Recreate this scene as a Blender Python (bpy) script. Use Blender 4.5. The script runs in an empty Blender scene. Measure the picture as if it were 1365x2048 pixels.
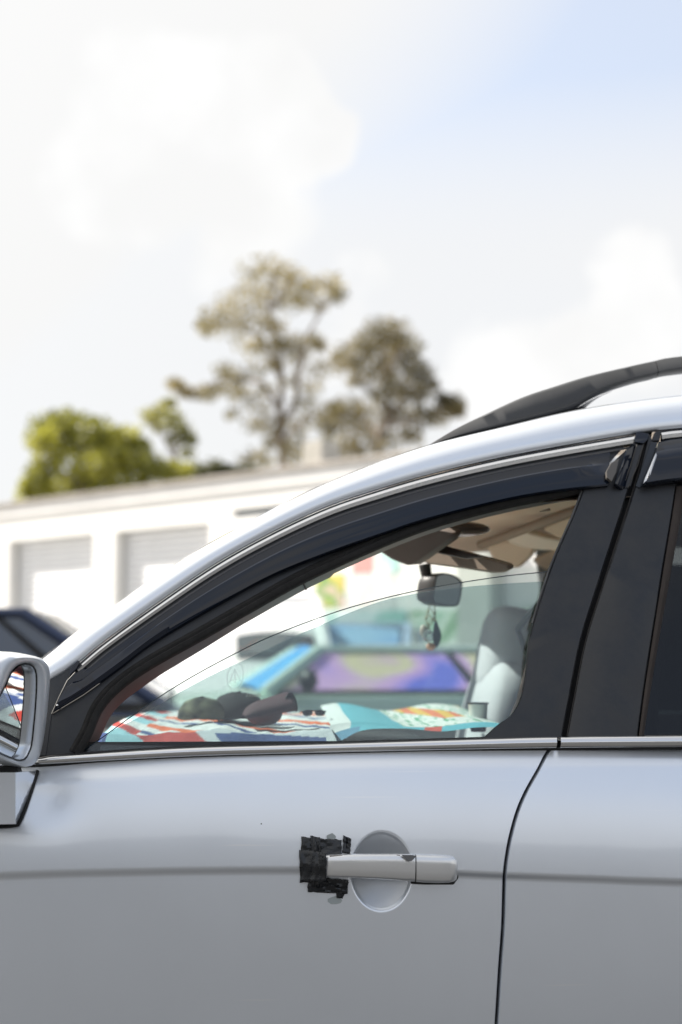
import bpy, bmesh, math, random
from mathutils import Vector, Matrix, noise
from mathutils.geometry import tessellate_polygon
rad = math.radians
SC = bpy.context.scene
COL = SC.collection
random.seed(7)

# ------------------------------------------------------------------ camera
F = 2844.0; CX = 682.5; CY = 1024.0; HORIZON = 1320.0
PITCH = math.atan((HORIZON - CY) / F)
CAM = Vector((0.0, -2.6, 1.25))
cam_data = bpy.data.cameras.new('camera')
cam = bpy.data.objects.new('camera', cam_data); COL.objects.link(cam)
cam.location = CAM
cam.rotation_euler = (rad(90) + PITCH, 0, 0)
cam_data.sensor_fit = 'VERTICAL'; cam_data.sensor_height = 36; cam_data.sensor_width = 24
cam_data.lens = F * 36 / 2048
cam_data.clip_start = 0.05; cam_data.clip_end = 3000
cam_data.dof.use_dof = True
cam_data.dof.focus_distance = 2.62
cam_data.dof.aperture_fstop = 2.2
cam_data.dof.aperture_blades = 0
SC.camera = cam

# ------------------------------------------------------------------ light
SUN_DIR = Vector((-0.80, 0.29, 0.90)).normalized()      # towards the sun
SUN_EL = math.asin(SUN_DIR.z)
SUN_AZ = math.atan2(SUN_DIR.x, SUN_DIR.y)
world = bpy.data.worlds.new('World'); SC.world = world; world.use_nodes = True
def build_world():
    nt = world.node_tree; nt.nodes.clear(); N = nt.nodes.new; L = nt.links.new
    out = N('ShaderNodeOutputWorld'); bg = N('ShaderNodeBackground')
    sky = N('ShaderNodeTexSky'); sky.sky_type = 'NISHITA'; sky.sun_disc = False
    sky.sun_elevation = SUN_EL; sky.sun_rotation = SUN_AZ
    sky.air_density = 1.0; sky.dust_density = 2.2; sky.ozone_density = 1.0
    bg.inputs['Strength'].default_value = 0.12
    tc = N('ShaderNodeTexCoord')
    def math_(op, a, b=None, clamp=False):
        m = N('ShaderNodeMath'); m.operation = op; m.use_clamp = clamp
        for i, x in enumerate((a, b)):
            if x is None: continue
            if isinstance(x, (int, float)): m.inputs[i].default_value = x
            else: L(x, m.inputs[i])
        return m.outputs[0]
    def vdot(a, vec):
        m = N('ShaderNodeVectorMath'); m.operation = 'DOT_PRODUCT'; L(a, m.inputs[0]); m.inputs[1].default_value = vec
        return m.outputs['Value']
    def smooth(x, lo, hi):
        m = N('ShaderNodeMapRange'); m.interpolation_type = 'SMOOTHSTEP'; L(x, m.inputs[0])
        m.inputs[1].default_value = lo; m.inputs[2].default_value = hi
        return m.outputs[0]
    d = tc.outputs['Generated']
    # thin high haze: thick towards the sun and towards the horizon, thinner away from it
    hz = smooth(vdot(d, SUN_DIR), SKY['haze_lo'], SKY['haze_hi'])
    sep = N('ShaderNodeSeparateXYZ'); L(d, sep.inputs[0])
    low = smooth(sep.outputs[2], 0.52, 0.27)
    hz = math_('MAXIMUM', math_('MAXIMUM', hz, math_('ADD', math_('MULTIPLY', smooth(vdot(d, SUN_DIR), -.4, .25), .35), .18)), math_('MULTIPLY', low, 0.96))
    n1 = N('ShaderNodeTexNoise'); n1.inputs['Scale'].default_value = 2.3; n1.inputs['Detail'].default_value = 4
    L(d, n1.inputs['Vector'])
    hz = math_('ADD', hz, math_('MULTIPLY', math_('SUBTRACT', n1.outputs[0], 0.5), 0.16), True)
    mix = N('ShaderNodeMix'); mix.data_type = 'RGBA'
    glow = smooth(vdot(d, SUN_DIR), .35, .85)
    hc = N('ShaderNodeMix'); hc.data_type = 'RGBA'; L(glow, hc.inputs[0]); hc.inputs[6].default_value = SKY['haze_col']; hc.inputs[7].default_value = SKY['glow_col']
    L(hz, mix.inputs[0]); L(sky.outputs[0], mix.inputs[6]); L(hc.outputs[2], mix.inputs[7])
    # low cumulus heaps
    n2 = N('ShaderNodeTexNoise'); n2.inputs['Scale'].default_value = 9; n2.inputs['Detail'].default_value = 7; n2.inputs['Roughness'].default_value = 0.5
    L(d, n2.inputs['Vector'])
    sub = N('ShaderNodeVectorMath'); sub.operation = 'SUBTRACT'; L(n2.outputs['Color'], sub.inputs[0]); sub.inputs[1].default_value = (0.5, 0.5, 0.5)
    scl = N('ShaderNodeVectorMath'); scl.operation = 'SCALE'; L(sub.outputs[0], scl.inputs[0]); scl.inputs['Scale'].default_value = 0.14
    add = N('ShaderNodeVectorMath'); add.operation = 'ADD'; L(d, add.inputs[0]); L(scl.outputs[0], add.inputs[1])
    cl = None
    for (cd, r, soft) in SKY['heaps']:
        dist = N('ShaderNodeVectorMath'); dist.operation = 'DISTANCE'; L(add.outputs[0], dist.inputs[0]); dist.inputs[1].default_value = cd
        b = smooth(dist.outputs['Value'], r, r * soft)
        cl = b if cl is None else math_('MAXIMUM', cl, b)
    # further heaps all round the rest of the sky
    n3 = N('ShaderNodeTexNoise'); n3.inputs['Scale'].default_value = 3.1; n3.inputs['Detail'].default_value = 8
    mp = N('ShaderNodeMapping'); mp.inputs['Scale'].default_value = (1, 1, 2.2); L(d, mp.inputs[0]); L(mp.outputs[0], n3.inputs['Vector'])
    wide = math_('MULTIPLY', smooth(n3.outputs[0], 0.52, 0.66), smooth(sep.outputs[1], 0.6, 0.3))
    cl = math_('MAXIMUM', cl, math_('MULTIPLY', wide, 0.8))
    mix2 = N('ShaderNodeMix'); mix2.data_type = 'RGBA'
    L(cl, mix2.inputs[0]); L(mix.outputs[2], mix2.inputs[6]); cc = N('ShaderNodeMix'); cc.data_type = 'RGBA'; L(smooth(n2.outputs[0], .36, .60), cc.inputs[0]); cc.inputs[6].default_value = [x * .93 for x in SKY['cloud_col'][:3]] + [1]; cc.inputs[7].default_value = SKY['cloud_col']; L(cc.outputs[2], mix2.inputs[7])
    L(mix2.outputs[2], bg.inputs[0]); L(bg.outputs[0], out.inputs[0])

sun_data = bpy.data.lights.new('sun', 'SUN'); sun_data.energy = 5.0; sun_data.angle = rad(0.6); sun_data.color = (1.0, 0.94, 0.85)
sun = bpy.data.objects.new('sun', sun_data); COL.objects.link(sun)
sun.rotation_euler = (-SUN_DIR).to_track_quat('-Z', 'Y').to_euler()
sun.location = (0, 0, 30)
SC.view_settings.view_transform = 'Standard'; SC.view_settings.look = 'None'
SC.view_settings.exposure = 1.1; SC.view_settings.gamma = 1.0; SC.view_settings.use_curve_mapping = False
SC.render.engine = 'CYCLES'
SC.cycles.max_bounces = 10; SC.cycles.transparent_max_bounces = 16; SC.cycles.caustics_reflective = False; SC.cycles.caustics_refractive = False
SC.cycles.use_denoising = True

# ------------------------------------------------------------------ view rays: photo pixel -> place
YAW = rad(4.0)                                            # the car stands turned a little, nose nearer to the camera
def cam_dir(px, py):
    x = (px - CX) / F; y = -(py - CY) / F
    c, s = math.cos(PITCH), math.sin(PITCH)
    return Vector((x, c - y * s, s + y * c)).normalized()
RZ = Matrix.Rotation(-YAW, 3, 'Z')
CAML = RZ @ CAM
def hitw(px, py, p0, n):
    d = cam_dir(px, py); p0 = Vector(p0); n = Vector(n)
    return CAM + d * ((p0 - CAM).dot(n) / d.dot(n))
def hit(px, py, p0, n):                                   # in the car's own frame
    d = RZ @ cam_dir(px, py); p0 = Vector(p0); n = Vector(n)
    return CAML + d * ((p0 - CAML).dot(n) / d.dot(n))
ZB = 1.085; YG = 0.055; TUM = 0.30
GN = Vector((0, 1, -TUM)).normalized()
OUT = -GN
def G(px, py, proud=0.0):                                 # side glass plane of the car (leans in), proud = towards the viewer
    return hit(px, py, Vector((0, YG, ZB)) + OUT * proud, GN)
def Lp(px, py, y): return hit(px, py, (0, y, 0), (0, 1, 0))
def atY(px, py, y): return hitw(px, py, (0, y, 0), (0, 1, 0))
def carw(p): return Matrix.Rotation(YAW, 3, 'Z') @ Vector(p)

SKY = dict(haze_lo=0.28, haze_hi=0.54, haze_col=(3.56, 3.56, 3.56, 1), glow_col=(3.86, 3.86, 3.84, 1), cloud_col=(3.95, 3.95, 3.94, 1), heaps=[])
for (px, py, rpx, soft) in [(520, 230, 120, .8), (590, 250, 100, .82), (380, 290, 130, .75), (250, 330, 140, .7), (470, 360, 150, .7),
        (1250, 660, 110, .82), (1170, 690, 110, .8), (1320, 640, 60, .75), (1080, 760, 110, .7), (735, 585, 60, .2), (650, 690, 90, .2)]:
    SKY['heaps'].append((tuple(cam_dir(px, py)), rpx / F * 1.3, soft * .85))
build_world()

# ------------------------------------------------------------------ materials
MATS = {}
def mat(name, col=(0.5, 0.5, 0.5), rough=0.5, metal=0.0, coat=0.0, coat_rough=0.03, var=0.0, vscale=8.0, bump=0.0, bscale=120.0,
        rvar=0.0, col2=None, spec=0.5, attr=None, trans=0.0, sheen=0.0, detail=4):
    if name in MATS: return MATS[name]
    m = bpy.data.materials.new(name); MATS[name] = m; m.use_nodes = True
    nt = m.node_tree; N = nt.nodes.new; L = nt.links.new
    b = nt.nodes['Principled BSDF']
    b.inputs['Base Color'].default_value = (*col, 1); b.inputs['Roughness'].default_value = rough
    b.inputs['Metallic'].default_value = metal; b.inputs['Coat Weight'].default_value = coat; b.inputs['Coat Roughness'].default_value = coat_rough
    b.inputs['Specular IOR Level'].default_value = spec
    b.inputs['Transmission Weight'].default_value = trans
    b.inputs['Sheen Weight'].default_value = sheen
    tc = N('ShaderNodeTexCoord')
    if attr:
        a = N('ShaderNodeVertexColor'); a.layer_name = attr
        L(a.outputs[0], b.inputs['Base Color'])
    if var or col2 or rvar:
        n = N('ShaderNodeTexNoise'); n.inputs['Scale'].default_value = vscale; n.inputs['Detail'].default_value = detail; n.inputs['Roughness'].default_value = 0.6
        L(tc.outputs['Object'], n.inputs['Vector'])
        r = N('ShaderNodeMapRange'); L(n.outputs[0], r.inputs[0]); r.inputs[1].default_value = 0.3; r.inputs[2].default_value = 0.7
        if var or col2:
            mx = N('ShaderNodeMix'); mx.data_type = 'RGBA'; L(r.outputs[0], mx.inputs[0])
            if col2: mx.inputs[6].default_value = (*col, 1); mx.inputs[7].default_value = (*col2, 1)
            else:
                mx.inputs[6].default_value = (*[c * (1 - var) for c in col], 1); mx.inputs[7].default_value = (*[min(1, c * (1 + var)) for c in col], 1)
            L(mx.outputs[2], b.inputs['Base Color'])
        if rvar:
            r2 = N('ShaderNodeMapRange'); L(n.outputs[0], r2.inputs[0]); r2.inputs[1].default_value = 0.3; r2.inputs[2].default_value = 0.7
            r2.inputs[3].default_value = max(0.02, rough - rvar); r2.inputs[4].default_value = min(1, rough + rvar); L(r2.outputs[0], b.inputs['Roughness'])
    if bump:
        n = N('ShaderNodeTexNoise'); n.inputs['Scale'].default_value = bscale; n.inputs['Detail'].default_value = 5
        L(tc.outputs['Object'], n.inputs['Vector'])
        bp = N('ShaderNodeBump'); bp.inputs['Strength'].default_value = bump; bp.inputs['Distance'].default_value = 0.004
        L(n.outputs[0], bp.inputs['Height']); L(bp.outputs[0], b.inputs['Normal'])
    return m

def silver_paint(name='silver_paint', base=(0.83, 0.87, 0.92)):
    if name in MATS: return MATS[name]
    m = bpy.data.materials.new(name); MATS[name] = m; m.use_nodes = True
    nt = m.node_tree; N = nt.nodes.new; L = nt.links.new; b = nt.nodes['Principled BSDF']
    tc = N('ShaderNodeTexCoord')
    b.inputs['Metallic'].default_value = 0.72; b.inputs['Roughness'].default_value = 0.31
    b.inputs['Coat Weight'].default_value = 1.0; b.inputs['Coat Roughness'].default_value = 0.05; b.inputs['Coat IOR'].default_value = 1.6
    # road film: large soft patches, vertical dribbles, and a few stone chips
    n = N('ShaderNodeTexNoise'); n.inputs['Scale'].default_value = 3.5; n.inputs['Detail'].default_value = 6; L(tc.outputs['Object'], n.inputs['Vector'])
    mp = N('ShaderNodeMapping'); mp.inputs['Scale'].default_value = (9, 9, 4.0); L(tc.outputs['Object'], mp.inputs[0])
    n2 = N('ShaderNodeTexNoise'); n2.inputs['Scale'].default_value = 1.0; n2.inputs['Detail'].default_value = 5; L(mp.outputs[0], n2.inputs['Vector'])
    ad = N('ShaderNodeMath'); ad.operation = 'ADD'; L(n.outputs[0], ad.inputs[0]); L(n2.outputs[0], ad.inputs[1])
    r = N('ShaderNodeMapRange'); L(ad.outputs[0], r.inputs[0]); r.inputs[1].default_value = 0.75; r.inputs[2].default_value = 1.3
    mx = N('ShaderNodeMix'); mx.data_type = 'RGBA'; L(r.outputs[0], mx.inputs[0])
    mx.inputs[6].default_value = (*[c * 0.985 for c in base], 1); mx.inputs[7].default_value = (*[min(1, c * 1.01) for c in base], 1)
    v = N('ShaderNodeTexVoronoi'); v.inputs['Scale'].default_value = 7.0; L(tc.outputs['Object'], v.inputs['Vector'])
    lt = N('ShaderNodeMath'); lt.operation = 'LESS_THAN'; L(v.outputs['Distance'], lt.inputs[0]); lt.inputs[1].default_value = 0.012
    mx2 = N('ShaderNodeMix'); mx2.data_type = 'RGBA'; L(lt.outputs[0], mx2.inputs[0]); L(mx.outputs[2], mx2.inputs[6]); mx2.inputs[7].default_value = (0.10, 0.10, 0.11, 1)
    last = mx2.outputs[2]
    for rot, sc_, th in ((.45, (2.2, 2.2, 95), .74), (1.42, (3.0, 3.0, 80), .75), (-.2, (1.6, 1.6, 120), .76)):
        m3 = N('ShaderNodeMapping'); m3.inputs['Rotation'].default_value = (0, rot, 0); m3.inputs['Scale'].default_value = sc_; L(tc.outputs['Object'], m3.inputs[0])
        n4 = N('ShaderNodeTexNoise'); n4.inputs['Scale'].default_value = 1.0; n4.inputs['Detail'].default_value = 2; L(m3.outputs[0], n4.inputs['Vector'])
        r4 = N('ShaderNodeMapRange'); L(n4.outputs[0], r4.inputs[0]); r4.inputs[1].default_value = th - .03; r4.inputs[2].default_value = th + .03; r4.inputs[4].default_value = .55
        m4 = N('ShaderNodeMix'); m4.data_type = 'RGBA'; L(r4.outputs[0], m4.inputs[0]); L(last, m4.inputs[6]); m4.inputs[7].default_value = (.95, .95, .95, 1); last = m4.outputs[2]
    L(last, b.inputs['Base Color'])
    rr = N('ShaderNodeMapRange'); L(ad.outputs[0], rr.inputs[0]); rr.inputs[1].default_value = 0.75; rr.inputs[2].default_value = 1.3
    rr.inputs[3].default_value = 0.02; rr.inputs[4].default_value = 0.045; L(rr.outputs[0], b.inputs['Coat Roughness'])
    # panels are never dead flat
    n3 = N('ShaderNodeTexNoise'); n3.inputs['Scale'].default_value = 4.2; n3.inputs['Detail'].default_value = 1; L(tc.outputs['Object'], n3.inputs['Vector'])
    bp = N('ShaderNodeBump'); bp.inputs['Strength'].default_value = 0.25; bp.inputs['Distance'].default_value = 0.008
    L(n3.outputs[0], bp.inputs['Height']); L(bp.outputs[0], b.inputs['Normal']); L(bp.outputs[0], b.inputs['Coat Normal'])
    return m

def glass(name, tint=(0.9, 0.93, 0.92), refl=1.0, rough=0.0, dirt=0.0):
    if name in MATS: return MATS[name]
    m = bpy.data.materials.new(name); MATS[name] = m; m.use_nodes = True
    nt = m.node_tree; nt.nodes.clear(); N = nt.nodes.new; L = nt.links.new
    out = N('ShaderNodeOutputMaterial'); mx = N('ShaderNodeMixShader'); tr = N('ShaderNodeBsdfTransparent'); gl = N('ShaderNodeBsdfGlossy')
    fr = N('ShaderNodeFresnel'); fr.inputs['IOR'].default_value = 1.5
    mu = N('ShaderNodeMath'); mu.operation = 'MULTIPLY'; L(fr.outputs[0], mu.inputs[0]); mu.inputs[1].default_value = refl
    tr.inputs[0].default_value = (*tint, 1); gl.inputs['Roughness'].default_value = rough
    L(mu.outputs[0], mx.inputs[0]); L(tr.outputs[0], mx.inputs[1]); L(gl.outputs[0], mx.inputs[2])
    if dirt:
        tc = N('ShaderNodeTexCoord'); n = N('ShaderNodeTexNoise'); n.inputs['Scale'].default_value = 6; n.inputs['Detail'].default_value = 8
        L(tc.outputs['Object'], n.inputs['Vector'])
        v = N('ShaderNodeTexVoronoi'); v.inputs['Scale'].default_value = 45; L(tc.outputs['Object'], v.inputs['Vector'])
        lt = N('ShaderNodeMapRange'); L(v.outputs['Distance'], lt.inputs[0]); lt.inputs[1].default_value = 0.12; lt.inputs[2].default_value = 0.04; lt.inputs[4].default_value = 1
        r = N('ShaderNodeMapRange'); L(n.outputs[0], r.inputs[0]); r.inputs[1].default_value = 0.45; r.inputs[2].default_value = 0.75; r.inputs[4].default_value = dirt
        m1 = N('ShaderNodeMath'); m1.operation = 'MULTIPLY'; L(lt.outputs[0], m1.inputs[0]); L(r.outputs[0], m1.inputs[1])
        a = N('ShaderNodeMath'); a.operation = 'ADD'; L(m1.outputs[0], a.inputs[0]); a.inputs[1].default_value = dirt * 0.12
        df = N('ShaderNodeBsdfDiffuse'); df.inputs[0].default_value = (0.5, 0.5, 0.48, 1)
        mx2 = N('ShaderNodeMixShader'); L(a.outputs[0], mx2.inputs[0]); L(mx.outputs[0], mx2.inputs[1]); L(df.outputs[0], mx2.inputs[2])
        L(mx2.outputs[0], out.inputs[0])
    else: L(mx.outputs[0], out.inputs[0])
    return m

# ------------------------------------------------------------------ mesh helpers
class MB:
    def __init__(s): s.v = []; s.f = []; s.c = None
    def add(s, vs, fs):
        o = len(s.v); s.v += [Vector(p) for p in vs]; s.f += [tuple(i + o for i in f) for f in fs]; return s
    def grid(s, rows, close_u=False, close_v=False, flip=False):
        n = len(rows); m = len(rows[0]); vs = [p for r in rows for p in r]; fs = []
        for i in range(n if close_v else n - 1):
            for j in range(m if close_u else m - 1):
                a, b = i * m + j, i * m + (j + 1) % m; c, d = ((i + 1) % n) * m + (j + 1) % m, ((i + 1) % n) * m + j
                fs.append((a, d, c, b) if flip else (a, b, c, d))
        return s.add(vs, fs)
    def box(s, c, size, M=None):
        c = Vector(c); h = [x / 2 for x in size]; vs = []
        for sx in (-1, 1):
            for sy in (-1, 1):
                for sz in (-1, 1):
                    p = Vector((sx * h[0], sy * h[1], sz * h[2])); vs.append((M @ p if M else p) + c)
        return s.add(vs, [(0, 1, 3, 2), (4, 6, 7, 5), (0, 4, 5, 1), (2, 3, 7, 6), (0, 2, 6, 4), (1, 5, 7, 3)])
    def tube(s, path, r, k=8, cap=True, sx=1.0):
        path = [Vector(p) for p in path]; rs = r if isinstance(r, (list, tuple)) else [r] * len(path); rows = []; ref = None
        for i, p in enumerate(path):
            t = (path[min(i + 1, len(path) - 1)] - path[max(i - 1, 0)]).normalized()
            if ref is None: ref = Vector((0, 0, 1)) if abs(t.z) < 0.9 else Vector((1, 0, 0))
            u = t.cross(ref).normalized(); w = u.cross(t).normalized(); ref = w
            rows.append([p + (u * math.cos(2 * math.pi * j / k) * sx + w * math.sin(2 * math.pi * j / k)) * rs[i] for j in range(k)])
        o = len(s.v); s.grid(rows, close_u=True)
        if cap:
            s.f.append(tuple(o + j for j in range(k))[::-1]); e = o + (len(rows) - 1) * k; s.f.append(tuple(e + j for j in range(k)))
        return s
    def lathe(s, prof, axis_o, axis=(0, 0, 1), k=24):
        a = Vector(axis).normalized(); u = a.orthogonal().normalized(); w = a.cross(u); o = Vector(axis_o)
        rows = [[o + a * h + (u * math.cos(2 * math.pi * j / k) + w * math.sin(2 * math.pi * j / k)) * max(r, 1e-5) for j in range(k)] for (r, h) in prof]
        return s.grid(rows, close_u=True)
    def sphere(s, c, r, k=16, n=10, sc=(1, 1, 1)):
        c = Vector(c); rows = []
        for i in range(n + 1):
            th = math.pi * i / n
            rows.append([c + Vector((math.sin(th) * math.cos(2 * math.pi * j / k) * sc[0], math.sin(th) * math.sin(2 * math.pi * j / k) * sc[1], math.cos(th) * sc[2])) * r for j in range(k)])
        return s.grid(rows, close_u=True, flip=True)
    def poly(s, pts, extr):                                # closed polygon (3D, flat) pushed by the vector extr
        pts = [Vector(p) for p in pts]; e = Vector(extr); n = len(pts)
        tri = tessellate_polygon([pts]); o = len(s.v)
        s.v += pts + [p + e for p in pts]
        for t in tri:
            s.f.append(tuple(o + i for i in t)); s.f.append(tuple(o + n + i for i in reversed(t)))
        for i in range(n):
            j = (i + 1) % n; s.f.append((o + i, o + n + i, o + n + j, o + j))
        return s
    def build(s, name, m, parent=None, loc=None, smooth=30, bevel=0, seg=2, sub=0, loc_from_pts=False):
        me = bpy.data.meshes.new(name)
        vs = s.v
        if loc is not None: vs = [p - Vector(loc) for p in vs]
        me.from_pydata([tuple(p) for p in vs], [], s.f); 
        bm = bmesh.new(); bm.from_mesh(me); bmesh.ops.remove_doubles(bm, verts=bm.verts, dist=1e-6) if s.c is None else None
        bmesh.ops.recalc_face_normals(bm, faces=bm.faces); bm.to_mesh(me); bm.free()
        if s.c is not None:
            at = me.color_attributes.new('print', 'FLOAT_COLOR', 'POINT')
            for i, c in enumerate(s.c): at.data[i].color = (*c, 1)
        me.materials.append(m)
        o = bpy.data.objects.new(name, me); COL.objects.link(o)
        if loc is not None: o.location = loc
        if parent is not None: o.parent = parent
        if bevel:
            b = o.modifiers.new('bevel', 'BEVEL'); b.width = bevel; b.segments = seg; b.limit_method = 'ANGLE'; b.angle_limit = rad(35); b.harden_normals = False
        if sub:
            u = o.modifiers.new('sub', 'SUBSURF'); u.levels = sub; u.render_levels = sub
        if smooth:
            me.shade_smooth()
            if smooth < 180: me.set_sharp_from_angle(angle=rad(smooth))
        return o
def tag(o, label=None, cat=None, group=None, kind=None):
    for k, v in (('label', label), ('category', cat), ('group', group), ('kind', kind)):
        if v: o[k] = v
    return o
def empty(name, loc=(0, 0, 0), rz=0.0, label=None, cat=None, group=None):
    o = bpy.data.objects.new(name, None); COL.objects.link(o); o.location = loc; o.rotation_euler = (0, 0, rz); o.empty_display_size = 0.2
    return tag(o, label, cat, group)
def cat_rom(pts, n):
    pts = [Vector(p) for p in pts]; out = []
    P = [pts[0] * 2 - pts[1]] + pts + [pts[-1] * 2 - pts[-2]]
    for i in range(1, len(P) - 2):
        p0, p1, p2, p3 = P[i - 1:i + 3]
        for k in range(24):
            t = k / 24
            out.append(0.5 * ((2 * p1) + (p2 - p0) * t + (2 * p0 - 5 * p1 + 4 * p2 - p3) * t * t + (3 * p1 - p0 - 3 * p2 + p3) * t ** 3))
    out.append(pts[-1])
    return resample(out, n)
def resample(pts, n):
    d = [0.0]
    for a, b in zip(pts, pts[1:]): d.append(d[-1] + (b - a).length)
    res = []; j = 0
    for i in range(n):
        s = d[-1] * i / (n - 1)
        while j < len(d) - 2 and d[j + 1] < s: j += 1
        t = 0 if d[j + 1] == d[j] else (s - d[j]) / (d[j + 1] - d[j])
        res.append(pts[j].lerp(pts[j + 1], min(max(t, 0), 1)))
    return res
def fx(pts):                                               # smooth function through (x, y) pixel points
    c = cat_rom([Vector((a, b, 0)) for a, b in pts], 400)
    if c[0].x > c[-1].x: c.reverse()
    def f(x):
        if x <= c[0].x: return c[0].y + (x - c[0].x) * (c[1].y - c[0].y) / (c[1].x - c[0].x + 1e-9)
        if x >= c[-1].x: return c[-1].y + (x - c[-1].x) * (c[-1].y - c[-2].y) / (c[-1].x - c[-2].x + 1e-9)
        lo, hi = 0, len(c) - 1
        while hi - lo > 1:
            m = (lo + hi) // 2
            if c[m].x <= x: lo = m
            else: hi = m
        t = (x - c[lo].x) / (c[hi].x - c[lo].x + 1e-9)
        return c[lo].y + t * (c[hi].y - c[lo].y)
    return f
def px_curve(pts, n): return [(p.x, p.y) for p in cat_rom([Vector((a, b, 0)) for a, b in pts], n)]
def offset_px(c, d):                                       # shift a pixel polyline sideways (positive: right/down of its direction)
    out = []
    for i, p in enumerate(c):
        a = c[max(i - 1, 0)]; b = c[min(i + 1, len(c) - 1)]
        t = Vector((b[0] - a[0], b[1] - a[1])).normalized()
        dd = d[i] if isinstance(d, list) else d
        out.append((p[0] - t.y * dd, p[1] + t.x * dd))
    return out
def band(mb, A, B, prof):                                  # strip between two 3D curves; prof = (share from A to B, height above the plane)
    rows = [[a.lerp(b, t) + OUT * h for (t, h) in prof] for a, b in zip(A, B)]
    return mb.grid(rows)

# ================================================================== THE SETTING
asphalt = mat('asphalt', (0.044, 0.045, 0.047), 0.85, var=0.25, vscale=3, bump=0.4, bscale=90)
concrete = mat('concrete', (0.36, 0.35, 0.33), 0.85, var=0.12, vscale=1.5, bump=0.3, bscale=60)
g = MB(); g.grid([[(x, y, 0) for x in (-900, -60, 60, 900)] for y in (-900, -60, 60, 900)])
tag(g.build('ground', asphalt), kind='structure', label='grey asphalt yard')
g = MB(); pts = [(-40, 6, .004), (40, 6, .004), (40, 60, .004), (-40, 60, .004)]
g.add(pts, [(0, 1, 2, 3)]); tag(g.build('apron', concrete), kind='structure', label='pale concrete apron before the workshop')

# ------------------------------------------------------------------ workshop behind
WD = Vector((0.736, -0.677, 0)).normalized(); WN = Vector((-WD.y, WD.x, 0))   # along the wall (towards the right, nearer); WN points away
if WN.y < 0: WN = -WN
WA = Vector((-4.17, 24.0 - 2.6, 0))
def wall(px, py, back=0.0):
    p = hitw(px, py, WA + WN * back, WN); r = p - WA
    return r.dot(WD), p.z
def W(t, z, back=0.0): return WA + WD * t + WN * back + Vector((0, 0, z))
ZROOF = wall(188, 987)[1]
white_wall = mat('white_render', (0.80, 0.79, 0.77), 0.75, var=0.04, vscale=1.2, bump=0.15, bscale=40)
workshop = empty('workshop', W(2, 0), 0, 'long white workshop with grey roller doors behind the silver car', 'building')
wloc = W(2, 0)
def wpart(mb, name, m, parent=None, **k):
    p = parent or workshop
    o = mb.build(name, m, p, **k)
    o.matrix_parent_inverse = Matrix.Identity(4)
    o.location = -Vector(wloc) if p is workshop else (0, 0, 0)
    return o
# door openings (t0, t1, ztop)
d1 = (wall(18, 1080)[0], wall(188, 1068)[0], wall(100, 1074.5)[1])
d2 = (wall(230, 1062)[0], wall(419, 1045)[0], wall(320, 1054)[1])
wdt = d2[1] - d2[0]
d0 = (d1[0] - 0.55 - wdt, d1[0] - 0.55, d1[2])
DOORS = [d0, d1, d2]
win = (wall(466, 1030)[0], wall(466, 1030)[0] + 1.4, wall(466, 1036)[1], wall(466, 1019)[1])
T0, T1 = d0[0] - 6, 16.0
opens = sorted([(a, b, 0, z) for a, b, z in DOORS] + [(win[0], win[1], win[2], win[3])])
mb = MB(); t = T0
def wbox(mb, t0, t1, z0, z1, b0=0.0, b1=0.22):
    P = [W(t0, z0, b0), W(t1, z0, b0), W(t1, z0, b1), W(t0, z0, b1)]
    mb.poly(P, (0, 0, z1 - z0))
for (a, b, z0, z1) in opens:
    wbox(mb, t, a, 0, ZROOF - .02)
    wbox(mb, a, b, z1, ZROOF - .02)
    if z0 > 0: wbox(mb, a, b, 0, z0)
    t = b
wbox(mb, t, T1, 0, ZROOF - .02)
wpart(mb, 'wall', white_wall, smooth=0)
mb = MB(); wbox(mb, T0, T0 + .22, 0, ZROOF - .03, .23, 14); wbox(mb, T1 - .22, T1, 0, ZROOF - .03, .23, 14); wbox(mb, T0, T1, 0, ZROOF - .03, 14.01, 14.2)
wpart(mb, 'side_wall', white_wall, smooth=0)
fz = wall(0, 1036)[1]
mb = MB(); wbox(mb, T0 - .1, T1 + .1, fz, ZROOF, -.05, -.003)
wpart(mb, 'fascia', mat('fascia_grey', (0.80, 0.79, 0.78), 0.6, var=.06, vscale=1), smooth=0)
mb = MB(); wbox(mb, T0 - .15, T1 + .15, ZROOF - .05, ZROOF + .025, -.10, -.055)
wpart(mb, 'gutter', mat('gutter_brown', (0.30, 0.27, 0.24), 0.5, var=.2, vscale=2), smooth=0, bevel=.01)
mb = MB(); mb.add([W(T0 - .2, ZROOF + .01, -.05), W(T1 + .2, ZROOF + .01, -.05), W(T1 + .2, ZROOF + .30, 7), W(T0 - .2, ZROOF + .30, 7), W(T1 + .2, ZROOF + .06, 14.3), W(T0 - .2, ZROOF + .06, 14.3)], [(0, 1, 2, 3), (3, 2, 4, 5)])
wpart(mb, 'roof', mat('roof_sheet', (0.42, 0.41, 0.39), 0.5, var=.1), smooth=0)
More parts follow.
